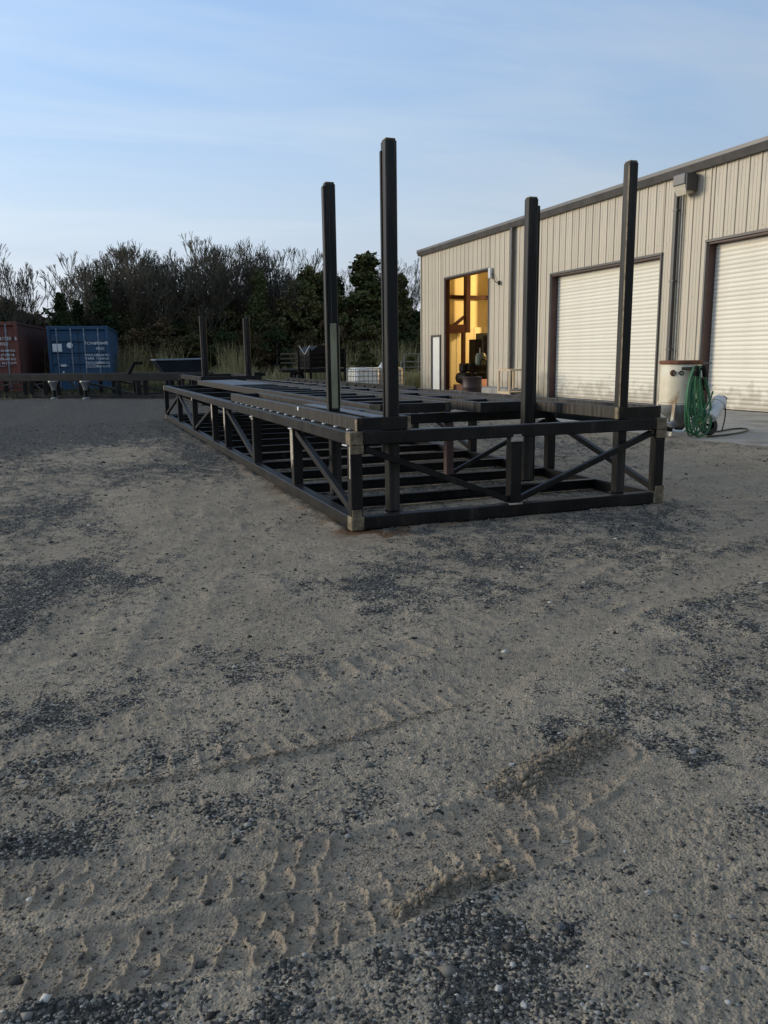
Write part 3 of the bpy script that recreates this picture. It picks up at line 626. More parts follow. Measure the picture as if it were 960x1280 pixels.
def deck(lbl, x0, x1, y0, y1, slats, capl=True):
    t = wthing('steel_deck_frame', lbl, 'steel frame', (x0, y0, T0))
    onebox('side_channel', M['steel_rib'], t, (x0, x0+.055, y0, y1, T0, T1), .004)
    onebox('side_channel', M['steel_rib'], t, (x1-.055, x1, y0, y1, T0, T1), .004)
    onebox('end_channel', M['steel'], t, (x0+.057, x1-.057, y0+.004, y0+.055, T0+.002, T1-.003), .004)
    onebox('end_channel', M['steel'], t, (x0+.057, x1-.057, y1-.055, y1-.004, T0+.002, T1-.003), .004)
    y = y0+.5
    while y < y1-.2:
        onebox('slat', M['steel'], t, (x0+.057, x1-.057, y, y+.11, T1-.030, T1-.006), .003); y += slats
    return t
dE = deck('wide dark deck frame with cross bars between the two trays at the far end', 2.25, 3.00, 6.25, 16.15, .62)
onebox('end_plate', M['primer'], dE, (2.245, 2.35, 6.244, 6.2495, T0+.02, T1+.001), .001)
onebox('plate', M['steel_plate'], dE, (2.32, 2.94, 12.6, 16.05, T1-.005, T1+.001), .001)
dB = deck('narrower dark steel frame with streaked side lying right of the decked frame', 3.16, 3.60, 6.13, 15.9, .8)
onebox('end_cap', M['steel'], dB, (3.162, 3.688, 6.02, 6.128, T0, T1-.002), .004)
rr_ = wthing('stiffened_rail', 'black rail with triangular stiffeners on the right rear edge of the truss frame', 'steel rail', (4.02, 9.46, T0))
onebox('web', M['steel'], rr_, (4.045, 4.06, 9.46, 16.2, T0+.012, T1+.02), .002)
onebox('flange', M['steel'], rr_, (4.02, 4.09, 9.46, 16.2, T0, T0+.0115), .002)
y = 9.7
while y < 16.1:
    MB().add([(3.985, y, T0+.0118), (4.044, y, T0+.0118), (4.044, y, T1), (3.985, y+.012, T0+.0118), (4.044, y+.012, T0+.0118), (4.044, y+.012, T1)],
             [(0, 1, 2), (3, 5, 4), (0, 3, 4, 1), (1, 4, 5, 2), (2, 5, 3, 0)]).build('stiffener', M['steel'], rr_); y += .42

def post(lbl, x, y, wx, wy, h, comp, lean=(0, 0)):
    t = wthing('steel_post', lbl, 'post', (x, y, C), 0, 'four tall steel posts rising out of the truss frame')
    mb = MB(); mb.box(x-wx/2, x+wx/2, y-wy/2, y+wy/2, C+.001, h-.012, .006); mb.build('tube', M['post_steel'], t)
    MB().box(x-wx/2+.006, x+wx/2-.006, y-wy/2+.006, y+wy/2-.006, h-.0115, h, .003).build('cap', M['primer'], t)
    MB().box(x-wx/2-.02, x+wx/2+.02, y-wy/2-.012, y+wy/2+.012, C-.002, C+.0005, 0).build('base_plate', M['steel'], t)
    for nm, a, mm in comp: MB().box(*a, .003).build(nm, M[mm], t)
    return t
post('tallest post in the picture, with a thin backing strip on its left rear edge', 1.955, 4.985, .078, .085, 2.45,
     [('backing_strip', (1.908, 1.9155, 5.005, 5.03, FT, 2.385), 'steel')])
post('left post rising behind the tallest one, bare greenish metal on its lower half', 1.805, 5.785, .078, .070, 2.34,
     [('cover_strip', (1.752, 1.7655, 5.75, 5.80, FT+.02, 2.31), 'steel_rib'), ('bare_channel', (1.778, 1.826, 5.744, 5.7495, .74, 1.36), 'bare'), ('bare_channel', (1.8445, 1.850, 5.752, 5.80, .76, 1.34), 'bare'),
      ('seam_strip', (1.788, 1.796, 5.7455, 5.7495, 1.37, 2.32), 'steel_rib')])
post('left of the two right-hand posts, a tube with a slimmer twin on its right', 3.465, 5.775, .085, .075, 2.33,
     [('side_tube', (3.510, 3.542, 5.765, 5.81, C+.002, 2.27), 'steel'), ('gap_strip', (3.5085, 3.5095, 5.745, 5.76, .75, 2.25), 'primer')])
post('rightmost black post standing at the front corner of the right tray', 3.772, 4.957, .074, .075, 2.44,
     [('bare_edge', (3.7335, 3.736, 4.919, 4.935, FT+.05, 2.40), 'primer')])

# second frame behind with two far posts
f2 = wthing('low_truss', 'low dark steel frame with two short posts behind the far end of the long frame', 'steel frame', (2.95, 20.6, 0))
for y0 in (20.6, 24.6):
    onebox('top_chord', M['steel'], f2, (3.05, 4.42, y0, y0+.085, .60, .72)); onebox('bottom_chord', M['steel'], f2, (3.05, 4.42, y0, y0+.085, 0, .085))
for x0 in (2.96, 4.425):
    onebox('top_chord', M['steel'], f2, (x0, x0+.085, 20.6, 24.685, .60, .72)); onebox('bottom_chord', M['steel'], f2, (x0, x0+.085, 20.6, 24.685, 0, .085))
    for yy in (20.603, 22.4, 24.6): onebox('upright', M['steel'], f2, (x0+.003, x0+.08, yy, yy+.08, .087, .598))
for (x, l) in ((3.12, 'far short post left of the pair beyond the long frame'), (4.22, 'far short post right of the pair beyond the long frame')):
    t = wthing('steel_post', l, 'post', (x, 20.85, .72), 0, 'pair of far posts beyond the long frame')
    MB().box(x-.085, x-.012, 20.8, 20.9, .10, 2.16 if x > 4 else 2.21, .008).build('tube', M['steel_rib'], t)
    MB().box(x-.010, x+.075, 20.80, 20.885, .10, 2.21 if x > 4 else 2.19, .008).build('tube', M['steel'], t)
    MB().box(x-.11, x+.12, 20.76, 20.95, .086, .099, .003).build('foot_plate', M['steel'], t)
t = wthing('junk_block', 'small dark valve block lying on the far frame beside its right post', 'scrap part', (4.5, 20.7, .72))
MB().bar((4.40, 20.66, .77), (4.62, 20.66, .74), .1, .08, .02).build('body', M['black'], t); MB().lathe([(0, 0), (.06, 0), (.05, .08), (0, .09)], 10, None, (4.36, 20.66, .72)).build('knob', M['black'], t)

# ------------------------------------------------------------------ long dark rack in front of the containers
A_, B_ = Vector((-6.2, 32.2, 0)), Vector((3.05, 24.7, 0)); dAB = (B_-A_).normalized(); nAB = Vector((-dAB.y, dAB.x, 0))
rk = wthing('steel_rack', 'long low black steel rack lying across the yard before the containers', 'steel frame', tuple(B_))
for off, sfx in ((0, 0), (1.7, 1)):
    a0 = A_+nAB*off; b0 = B_+nAB*off
    MB().bar(a0+Vector((0, 0, .65)), b0+Vector((0, 0, .65)), .12, .22, .008).build('top_beam', M['steel'], rk)
    MB().bar(a0+Vector((0, 0, .07)), b0+Vector((0, 0, .07)), .1, .10, .008).build('bottom_beam', M['steel'], rk)
    L = (b0-a0).length
    for s in [1.0, 2.9, 4.7, 6.05, 6.3, 6.85, 7.35, 8.2, 9.6, 10.3, 10.55, 11.75]:
        p = a0+dAB*(s if off == 0 else min(s+.8, L-.1))
        MB().bar(p+Vector((0, 0, .122)), p+Vector((0, 0, .538)), .13, .13, .006).build('upright', M['steel'], rk)
    for s0, s1, za, zb in ((1.1, 2.8, .15, .56), (3.1, 5.9, .14, .5), (6.9, 7.3, .56, .14), (6.35, 6.8, .56, .14), (8.3, 10.2, .5, .14), (8.0, 9.5, .56, .3)):
        MB().bar(a0+dAB*s0+Vector((0, 0, za)), a0+dAB*s1+Vector((0, 0, zb)), .05, .05, .004).build('brace', M['steel'], rk)
for k in range(7):
    p = A_+dAB*(1.2+k*1.7); MB().bar(p+nAB*.06+Vector((0, 0, .66)), p+nAB*1.64+Vector((0, 0, .66)), .08, .1, .005).build('cross_member', M['steel'], rk)
def jack(x, y, lbl):
    t = wthing('jack_stand', lbl, 'jack stand', (x, y, 0), 0, 'pale jack stands under the black rack')
    MB().lathe([(.0, .555), (.15, .555), (.16, .52), (.11, .44), (.075, .33), (.07, .27), (0, .27)], 16, None, (x, y, 0)).build('head', M['greymetal'], t, smooth=True)
    MB().lathe([(.045, .268), (.045, .06), (0, .06)], 10, None, (x, y, 0)).build('stem', M['black'], t)
    MB().lathe([(0, .058), (.07, .055), (.12, .02), (.12, -.01), (0, -.01)], 14, None, (x, y, 0)).build('foot', M['greymetal'], t, smooth=True)
jack(-.62, 27.35, 'left of two pale cone-headed jack stands under the black rack'); jack(.30, 26.6, 'right of two pale cone-headed jack stands under the black rack')
t = wthing('bent_bracket', 'dark bent arm sticking up from the black rack right of the blue container', 'bracket', (1.6, 26.3, .76))
MB().bar((1.56, 25.86, .74), (1.74, 25.86, 1.06), .09, .10, .01).build('arm', M['black'], t); MB().bar((1.70, 25.86, 1.06), (2.00, 25.86, 1.07), .10, .09, .01).build('tip', M['black'], t)

# ------------------------------------------------------------------ containers
def text_part(body, size, parent, M4, m, name='lettering', ext=.002):
    c = bpy.data.curves.new(name, 'FONT'); c.body = body; c.size = size; c.extrude = ext; c.align_x = 'LEFT'
    tmp = bpy.data.objects.new(name, c); COL.objects.link(tmp)
    dg = bpy.context.evaluated_depsgraph_get(); me = bpy.data.meshes.new_from_object(tmp.evaluated_get(dg)); bpy.data.objects.remove(tmp)
    me.materials.clear(); me.materials.append(m)
    o = bpy.data.objects.new(name, me); COL.objects.link(o); o.parent = parent; o.matrix_local = M4; return o
def container(lbl, loc, rz, W, H, L, m, sidem, blue):
    t = thing('shipping_container', lbl, 'container', loc, rz)
    P = .12
    for x in (0, W-P):
        for y in (0, L-P): onebox('corner_post', m, t, (x, x+P, y, y+P, .0, H), .01)
    onebox('top_rail', m, t, (P+.001, W-P-.001, 0.01, P, H-.14, H-.005), .01); onebox('bottom_rail', m, t, (P+.001, W-P-.001, 0.01, P, .0, .15), .01)
    onebox('roof', sidem, t, (P+.002, W-P-.002, P+.002, L-.02, H-.06, H-.012), .0)
    onebox('side_rail', sidem, t, (0.005, P-.01, P+.001, L-P-.001, H-.08, H-.004), .0); onebox('side_rail', sidem, t, (W-P+.01, W-.005, P+.001, L-P-.001, H-.08, H-.004), .0)
    onebox('side_rail', sidem, t, (0.005, P-.01, P+.001, L-P-.001, 0, .14), .0); onebox('side_rail', sidem, t, (W-P+.01, W-.005, P+.001, L-P-.001, 0, .14), .0)
    for x, sg in ((.05, -1), (W-.05, 1)):          # corrugated sides
        vs, fs = [], []; y = P; k = 0; pr = []
        while y < L-P:
            pr += [(x, y), (x, y+.07), (x-sg*.035, y+.11), (x-sg*.035, y+.18)]; y += .22
        for (a, b) in pr: vs += [(a, min(b, L-P), .14), (a, min(b, L-P), H-.08)]
        for q in range(len(pr)-1): fs.append((2*q, 2*q+2, 2*q+3, 2*q+1))
        MB().add(vs, fs).build('corrugated_side', sidem, t)
    onebox('rear_wall', sidem, t, (P, W-P, L-.08, L-.03, .02, H-.02), 0)
    for d in (0, 1):                                # the two doors, each with recessed bands
        x0 = P+.01+d*(W/2-P); x1 = x0+W/2-P-.02; zz = [.16, .52, .62, 1.02, 1.12, 1.52, 1.62, 2.02, 2.12, H-.15]
        vs, fs = [], []
        zs = []; step = (H-.31)/5
        for q in range(5):
            z0 = .16+q*step
            zs += [(z0, .045), (z0+step*.62, .045), (z0+step*.70, .085), (z0+step*.92, .085)]
        zs.append((H-.15, .045))
        for (z, y) in zs: vs += [(x0, y, z), (x1, y, z)]
        for q in range(len(zs)-1): fs.append((2*q, 2*q+1, 2*q+3, 2*q+2))
        dr = MB().add(vs, fs).build('door', m, t)
        for fx in (.22, .75):
            xx = x0+(x1-x0)*fx
            MB().tube([(xx, .012, .10), (xx, .012, H-.08)], .022, 8).build('lock_rod', M['rod'], dr)
            for z in (.3, H*.5, H-.35): MB().box(xx-.04, xx+.04, .005, .044, z, z+.05, .004).build('rod_bracket', M['rod'], dr)
        MB().bar((x0+(x1-x0)*.22, .004, 1.0), (x0+(x1-x0)*.62, .004, .98), .02, .03, .003).build('handle', M['rod'], dr)
    onebox('door_seal', M['rubber'], t, (W/2-.012, W/2+.012, .03, .044, .16, H-.16), 0)
    Rm = Matrix.Rotation(PI/2, 4, 'X')
    def T(s, size, x, z, nm='lettering'): text_part(s, size, t, Matrix.Translation((x, -.012, z)) @ Rm, M['white'], nm)
    if blue:
        onebox('sticker', M['white'], t, (.17, .51, -.004, .004, 1.50, 1.80)); onebox('sticker', M['white'], t, (.42, .62, -.004, .004, .93, 1.02))
        MB().lathe([(.0, 0), (.11, 0), (.11, .008), (0, .008)], 20, Matrix.Translation((.80, .006, 1.74)) @ Rm).build('round_sticker', M['white'], t)
        MB().lathe([(0, 0), (.035, 0), (.035, .02), (0, .02)], 10, Matrix.Translation((.50, .0, .72)) @ Rm).build('reflector', M['white'], t)
        T('TCNU', .16, W*.60, 1.76); T('490847', .16, W*.76, 1.76); T('0', .17, W*.97-.05, 1.76); T('45G1', .15, W*.78, 1.56)
        for q, (l, r) in enumerate((('MAX.GR.', '32.500 KG'), ('TARE', '71.650 LB'), ('PAYLOAD', '28.580 KG'), ('CU.CAP.', '76.4 CU.M'))):
            z = 1.32-q*.135-(0.03 if q > 1 else 0); T(l, .135, W*.60, z); T(r, .115, W*.775, z)
    else:
        T('TGHS', .16, W*.47, 1.92); T('161725', .16, W*.70, 1.92); T('6', .17, W*.955, 1.92); T('45G1', .15, W*.72, 1.73)
        for q, (l, r) in enumerate((('MAX.GR.', '30.480 KG'), ('TARE', '67.200 LB'), ('PAYLOAD', '26.680 KG'), ('CU.CAP.', '76.2 CU.M'))):
            z = 1.5-q*.15; T(l, .135, W*.50, z); T(r, .115, W*.73, z)
    return t
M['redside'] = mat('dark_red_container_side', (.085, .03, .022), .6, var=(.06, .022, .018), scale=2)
container('blue shipping container with white stickers on its closed end doors', (-.86, 34, .03), R(-6.3), 2.24, 2.47, 6.0, M['blue'], M['blue'], True)
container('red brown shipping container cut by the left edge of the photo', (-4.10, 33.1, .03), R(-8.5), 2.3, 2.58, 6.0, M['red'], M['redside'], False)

# hopper
t = wthing('hopper', 'dark blue open skip hopper with sloping end beside the far posts', 'hopper', (2.7, 29, .0))
mb = MB()
def skip(x0, x1, xb0, xb1, y0, y1, z0, z1, th=.02):
    vs = [(xb0, y0+.15, z0), (xb1, y0+.15, z0), (xb1, y1-.15, z0), (xb0, y1-.15, z0), (x0, y0, z1), (x1, y0, z1), (x1, y1, z1), (x0, y1, z1)]
    cx, cy = (x0+x1)/2, (y0+y1)/2
    iv = [(cx+(a-cx)*.965, cy+(b-cy)*.96, c+(.03 if c == z0 else 0)) for a, b, c in vs]
    return vs+iv, [(3, 2, 1, 0), (0, 1, 5, 4), (1, 2, 6, 5), (2, 3, 7, 6), (3, 0, 4, 7), (8, 9, 10, 11), (12, 13, 9, 8), (13, 14, 10, 9), (14, 15, 11, 10), (15, 12, 8, 11), (4, 5, 13, 12), (5, 6, 14, 13), (6, 7, 15, 14), (7, 4, 12, 15)]
mb.add(*skip(2.62, 4.25, 3.02, 4.2, 28.6, 30.3, .55, 1.14)); mb.build('body', M['navy'], t)
rim = MB(); rim.bar((2.6, 28.58, 1.165), (4.27, 28.58, 1.185), .06, .05, .005).bar((2.6, 30.3, 1.165), (4.27, 30.3, 1.185), .06, .05, .005).bar((2.62, 28.61, 1.165), (2.62, 30.27, 1.165), .05, .045, .005).bar((4.25, 28.61, 1.185), (4.25, 30.27, 1.185), .05, .045, .005)
rim.build('rim', M['rod'], t)
for xx in (3.1, 4.1):
    for yy in (28.9, 29.9): onebox('leg', M['navy'], t, (xx-.05, xx+.05, yy-.05, yy+.05, -.02, .549))

# stake trailer
t = wthing('stake_trailer', 'black stake trailer parked before the trees left of the greenish post', 'trailer', (8.5, 30, 0))
onebox('bed', M['black'], t, (7.85, 9.9, 29.6, 32.6, .62, .76))
for zz in (.95, 1.12, 1.3): 
    onebox('rail', M['black'], t, (8.35, 9.7, 29.62, 29.67, zz, zz+.07)); onebox('rail', M['black'], t, (9.72, 9.77, 29.7, 32.5, zz, zz+.07)); onebox('rail', M['black'], t, (7.9, 7.95, 29.7, 32.5, zz, zz+.07))
for xx in (7.9, 8.35, 9.25, 9.72): onebox('stake', M['black'], t, (xx-.04, xx+.04, 29.58, 29.64, .3, 1.5))
mb = MB(); mb.add([(8.4, 29.7, 1.42), (8.7, 29.7, 1.62), (9.5, 29.7, 1.62), (9.8, 29.7, 1.40), (9.8, 29.7, .8), (8.4, 29.7, .8), (8.4, 31.7, 1.42), (8.7, 31.7, 1.62), (9.5, 31.7, 1.62), (9.8, 31.7, 1.40), (9.8, 31.7, .8), (8.4, 31.7, .8)],
       [(0, 1, 2, 3, 4, 5), (11, 10, 9, 8, 7, 6), (0, 6, 7, 1), (1, 7, 8, 2), (2, 8, 9, 3), (3, 9, 10, 4), (5, 4, 10, 11), (0, 5, 11, 6)]); mb.build('load_box', M['black'], t)
for xx in (8.15, 9.65):
    for yy in (30.4, 31.3):
        w_ = MB().lathe([(0, -.1), (.2, -.1), (.31, -.09), (.34, -.05), (.34, .05), (.31, .09), (.2, .1), (0, .1)], 22, Matrix.Translation((xx, yy, .33)) @ Matrix.Rotation(PI/2, 4, 'Y')).build('wheel', M['rubber'], t)
        MB().lathe([(0, -.112), (.15, -.112), (.17, -.101)], 16, Matrix.Translation((xx, yy, .33)) @ Matrix.Rotation(PI/2, 4, 'Y')).build('hub', M['greymetal'], w_)
onebox('tow_bar', M['black'], t, (7.3, 7.849, 29.8, 29.9, .64, .72)); onebox('stand_leg', M['black'], t, (7.6, 7.70, 29.75, 29.85, -.01, .639))
t = wthing('forked_pole', 'slim pole with a white tipped fork at its top before the stake trailer', 'pole', (8.02, 29.3, 0))
MB().tube([(8.05, 29.3, -.02), (8.05, 29.3, 1.30)], .022, 8).build('shaft', M['steel'], t)
MB().tube([(8.045, 29.3, 1.30), (7.84, 29.3, 1.62)], .013, 8).build('prong', M['whitemetal'], t); MB().tube([(8.055, 29.3, 1.30), (8.26, 29.3, 1.62)], .013, 8).build('prong', M['whitemetal'], t)
t = wthing('trough', 'pale flat trough on the ground below the stake trailer', 'trough', (8.3, 28.3, 0))
onebox('body', M['concrete'], t, (7.9, 9.2, 28.2, 28.7, .16, .30), .02); onebox('foot', M['concrete'], t, (8.0, 8.1, 28.25, 28.65, -.02, .159)); onebox('foot', M['concrete'], t, (9.0, 9.1, 28.25, 28.65, -.02, .159))

# IBC totes
def ibc(x, y, mm, lbl, h=.85):
    t = wthing('tote_tank', lbl, 'tote tank', (x, y, 0), 0, 'caged plastic tote tanks')
    W_ = .86
    for q in range(3): onebox('pallet_foot', M['greymetal'], t, (x+q*.37, x+q*.37+.1, y, y+W_, -.02, .08), .004)
    onebox('pallet_deck', M['greymetal'], t, (x, x+W_-.01, y, y+W_, .081, .10), .003)
    MB().box(x+.02, x+W_-.02, y+.025, y+W_-.02, .101, h-.02, .07).build('bottle', M[mm], t, smooth=True)
    MB().lathe([(0, .05), (.08, .05), (.085, .0), (.1, -.02)], 16, None, (x+W_/2, y+W_/2, h-.02)).build('lid', M['rubber'], t)
    for z in (.12, .27, .42, .57, .72, h-.05):
        c = MB()
        for yy in (y, y+W_): c.bar((x, yy, z), (x+W_, yy, z), .02, .02, .003)
        for xx in (x, x+W_): c.bar((xx, y, z), (xx, y+W_, z), .02, .02, .003)
        c.build('cage_hoop', M['greymetal'], t)
    for q in range(7):
        xx = x+q*W_/6; c = MB(); 
        for yy in (y-.016, y+W_+.016): c.bar((xx, yy, .1), (xx, yy, h-.04), .016, .016, .003, up=(1, 0, 0))
        c.build('cage_bar', M['greymetal'], t)
    for q in range(1, 6):
        yy = y+q*W_/6; c = MB()
        for xx in (x-.016, x+W_+.016): c.bar((xx, yy, .1), (xx, yy, h-.04), .016, .016, .003, up=(1, 0, 0))
        c.build('cage_bar', M['greymetal'], t)
    return t
ibc(8.24, 24.1, 'ibc', 'clear white caged tote tank, left of the two behind the tallest post')
ibc(9.13, 24.3, 'ibcy', 'yellowed caged tote tank, right of the two, under the small white funnel')
t = wthing('funnel', 'small white funnel standing on the yellowed tote tank', 'funnel', (9.28, 24.5, .85))
MB().lathe([(.11, 0), (.10, .01), (.02, .11), (.015, .15), (0, .15)], 14, None, (9.28, 24.5, .835)).build('cone', M['whitemetal'], t, smooth=True)
pts = [(9.42+.12*math.cos(a), 24.5, .84+.2*math.sin(a)) for a in np.linspace(0, PI, 10)]
tag(MB().tube(pts, .012, 6).build('hose', M['white'], None), 'thin pale hose arching over the yellowed tote tank', 'hose')

# gate panels and fence behind the totes
t = wthing('pipe_gate', 'grey tubular livestock gate standing left of the workshop corner', 'gate', (13.2, 30.5, 0))
gxs = np.linspace(12.4, 14.4, 5)
for z in (.25, .5, .75, .97): MB().tube([(12.4, 30.5, z), (14.4, 30.7, z)], .022, 6).build('rail', M['greymetal'], t)
for x in (12.4, 13.4, 14.4): MB().tube([(x, 30.5+(x-12.4)*.1, -.02), (x, 30.5+(x-12.4)*.1, 1.0)], .025, 6).build('upright', M['greymetal'], t)
t = wthing('pipe_rack', 'small square pipe rack rising above the tubular gate', 'pipe frame', (13.1, 31.5, 0))
for x in (12.95, 13.6, 13.8): MB().tube([(x, 31.5, -.02), (x, 31.5, 1.28)], .022, 6).build('upright', M['greymetal'], t)
MB().tube([(12.95, 31.5, 1.28), (13.8, 31.5, 1.28)], .022, 6).build('rail', M['greymetal'], t)

# ------------------------------------------------------------------ workshop building
WX = 11.9
bd = wthing('workshop_building', 'long tan metal workshop with cream roller doors on the right', 'building', (WX, 6.0, 0))
BY0, BY1, EH = -4.0, 27.24, 4.70
OPEN = [(25.62, 26.34, 1.86), (22.18, 25.26, 3.70), (14.48, 18.74, 3.19), (8.9, 13.12, 3.27), (2.0, 6.2, 3.27)]   # y0, y1, top
PW = .284
def panel_mesh(w_, z0, z1, key, cache={}):
    k = (round(w_, 3), round(z0, 3), round(z1, 3))
    if k not in cache:
        # outward = -X ; a raised trapezoid rib at the left, flat pan, two faint stiffeners
        pr = [(0, 0), (0.0005, -.014), (.012, -.019), (.026, -.019), (.042, 0)]
        for f_ in (.40, .70):
            c = f_*w_
            if w_ > .2: pr += [(c-.012, 0), (c-.006, -.005), (c+.006, -.005), (c+.012, 0)]
        pr += [(w_-.0015, 0)]
        pr[0] = (0.0005, 0)
        vs = []; fs = []
        for (y, x) in pr: vs += [(x, y, z0), (x, y, z1)]
        n = len(pr)
        for q in range(n-1): fs.append((2*q, 2*q+1, 2*q+3, 2*q+2))
        b0 = len(vs)
        for (y, x) in ((0.0005, .012), (w_-.0015, .012)): vs += [(x, y, z0), (x, y, z1)]
        fs += [(b0, b0+2, b0+3, b0+1), (0, b0, b0+1, 1), (2*n-2, 2*n-1, b0+3, b0+2)]
        mb = MB(); mb.add(vs, fs); m = mb.mesh('wall_panel', M['wall']); cache[k] = m
    return cache[k]
sw = MB()
for z_ in (.10, 1.10, 2.25, 3.40, 4.50):
    yy_ = BY1-.12
    while yy_ > 9.0:
        if not any(o_[0]-.1 < yy_ < o_[1]+.1 and z_ < o_[2]+.1 for o_ in OPEN): sw.box(WX-.006, WX+.001, yy_-.008, yy_+.008, z_-.008, z_+.008)
        yy_ -= PW
tag(sw.build('screws', M['greymetal'], bd), kind='stuff')
y = BY1-.02
while y > BY0:
    y0 = y-PW; segs = [(y0, y)]
    cuts = [(0, EH)]
    # split this strip at any opening edge inside it
    ys = sorted({y0, y, *[e for o_ in OPEN for e in o_[:2] if y0 < e < y]})
    for a_, b_ in zip(ys[:-1], ys[1:]):
        if b_-a_ < .004: continue
        mid_ = (a_+b_)/2; top = next((o_[2] for o_ in OPEN if o_[0] < mid_ < o_[1]), 0)
        link('wall_panel', panel_mesh(b_-a_, 0.02 if top == 0 else 0, EH-top, 0), bd, (0, a_-6.0, top))
    y = y0
# trims around openings, jambs, lintels
def opening_trim(y0, y1, top, depth=.24, m='trim', jm='jamb'):
    onebox('door_trim', M[m], bd, (WX-.042, WX-.004, y0-.05, y1+.05, top+.001, top+.052), .004)
    onebox('door_trim', M[m if m != 'trim' else 'gutter'], bd, (WX-.041, WX-.004, y1+.001, y1+.045, 0, top), .003)
    onebox('door_trim', M[m], bd, (WX-.041, WX-.004, y0-.045, y0-.001, 0, top), .003)
    onebox('door_jamb', M[jm], bd, (WX-.003, WX+depth, y1-.03, y1, 0, top-.002), .002)
    onebox('door_jamb', M[jm], bd, (WX-.003, WX+depth, y0, y0+.03, 0, top-.002), .002)
    onebox('door_lintel', M[jm], bd, (WX-.003, WX+depth, y0+.031, y1-.031, top-.035, top-.003), .002)
for o_ in OPEN[1:]: opening_trim(*o_, depth=.26 if o_ is not OPEN[1] else .15, jm='jamb' if o_ is not OPEN[1] else 'redoxide')
slat_cache = {}
def roller(y0, y1, top, lbl):
    pitch = .086; n = int((top-.05)/pitch); w_ = y1-y0-.064
    sm = MB(); pr = [(0.0, 0.0), (-.004, .006), (-.0085, .012), (-.0105, .040), (-.0095, .070), (-.004, .0795), (0, .0845)]
    vs = []; fs = []
    for (x, z) in pr: vs += [(x, 0, z), (x, w_, z)]
    for q in range(len(pr)-1): fs.append((2*q, 2*q+1, 2*q+3, 2*q+2))
    fs.append((0, 12, 13, 1)); sm.add(vs, fs); me = sm.mesh('slat', M['slat'], smooth=True)
    rd = MB().box(WX+.19, WX+.20, y0+.032, y1-.032, .03, top-.04, 0).build('roller_door', M['slat'], bd, label=lbl)
    for k in range(n): link('slat', me, rd, (.188, y0+.032-6.0, .05+k*pitch))
    MB().box(WX+.165, WX+.205-.016, y0+.034, y1-.034, .008, .049, .003).build('bottom_bar', M['gutter'], rd)
roller(*OPEN[2], 'middle cream roller door, fully closed behind the right posts'); roller(*OPEN[3], 'nearest cream roller door cut by the right edge of the photo'); roller(*OPEN[4], None)
# man door
y0, y1, top = OPEN[0]
md = MB().box(WX+.0, WX+.045, y0+.035, y1-.035, .02, top-.035, .004).build('personnel_door', M['white_door'], bd)
for a_ in ((WX-.045, WX+.046, y1-.034, y1+.03, 0, top+.03), (WX-.045, WX+.046, y0-.03, y0+.034, 0, top+.03), (WX-.045, WX+.046, y0+.0345, y1-.0345, top-.034, top+.03)): onebox('door_frame', M['trim'], bd, a_, .003)
MB().tube([(WX-.002, y0+.10, .93), (WX-.05, y0+.10, .93)], .022, 10).build('handle', M['black'], md); MB().tube([(WX-.002, y0+.10, 1.08), (WX-.02, y0+.10, 1.08)], .02, 10).build('deadbolt', M['black'], md)
for q, z in enumerate((.08, .05, .07)): MB().bar((WX-.003, y0+.25+q*.1, .04), (WX-.004, y0+.18+q*.13, .2-q*.04), .012, .004, .001).build('scuff', M['trim'], md)
# corner trim, base trim, eave gutter, roof, ends, downspouts
onebox('corner_trim', M['wall'], bd, (WX-.045, WX+.02, BY1-.018, BY1+.03, 0.02, EH), .004)
for a_, b_ in ((-4.0, 1.95), (6.25, 8.85), (13.17, 14.43), (18.79, 22.13), (25.31, 25.58), (26.38, 27.2)): onebox('base_trim', M['gutter'], bd, (WX-.006, WX+.012, a_, b_, -.0, .019), 0)
g2 = MB(); GW = .16
pr = [(WX-.004, EH-.03), (WX-.10, EH-.03), (WX-GW, EH+.10), (WX-GW, EH+.17), (WX-GW+.02, EH+.17), (WX-GW+.02, EH+.15), (WX-.004, EH+.15)]
vs = [(x, y, z) for y in (BY0, BY1+.10) for (x, z) in pr]; n = len(pr)
g2.add(vs, [(q, (q+1) % n, (q+1) % n+n, q+n) for q in range(n)]+[tuple(range(n))[::-1], tuple(range(n, 2*n))]); g2.build('gutter', M['gutter'], bd)
mb = MB(); mb.add([(WX-.06, BY0, EH+.165), (WX-.06, BY1+.06, EH+.165), (WX+9, BY1+.06, EH+.95), (WX+9, BY0, EH+.95), (WX-.06, BY0, EH+.152), (WX-.06, BY1+.06, EH+.152), (WX+9, BY1+.06, EH+.93), (WX+9, BY0, EH+.93)],
       [(0, 3, 2, 1), (4, 5, 6, 7), (0, 1, 5, 4), (1, 2, 6, 5), (2, 3, 7, 6), (3, 0, 4, 7)]); mb.build('roof', M['gutter'], bd)
mb = MB(); mb.add([(WX-.06, BY0, EH+.152), (WX-.06, BY1+.06, EH+.152), (WX+.02, BY1+.06, EH-.0), (WX+.02, BY0, EH-.0)], [(0, 1, 2, 3)]); mb.build('eave_closure', M['trim'], bd)
for y_ in (BY0, BY1-.02):
    mb = MB(); mb.add([(WX+.013, y_, 0), (WX+9, y_, 0), (WX+9, y_, EH+.93), (WX+.013, y_, EH+.15), (WX+.013, y_+.02, 0), (WX+9, y_+.02, 0), (WX+9, y_+.02, EH+.93), (WX+.013, y_+.02, EH+.15)],
         [(0, 3, 2, 1), (4, 5, 6, 7), (0, 1, 5, 4), (1, 2, 6, 5), (2, 3, 7, 6), (3, 0, 4, 7)]); mb.build('end_wall', M['insul'], bd)
onebox('rear_wall', M['insul'], bd, (WX+9.001, WX+9.03, BY0, BY1, 0, EH+.9), 0)
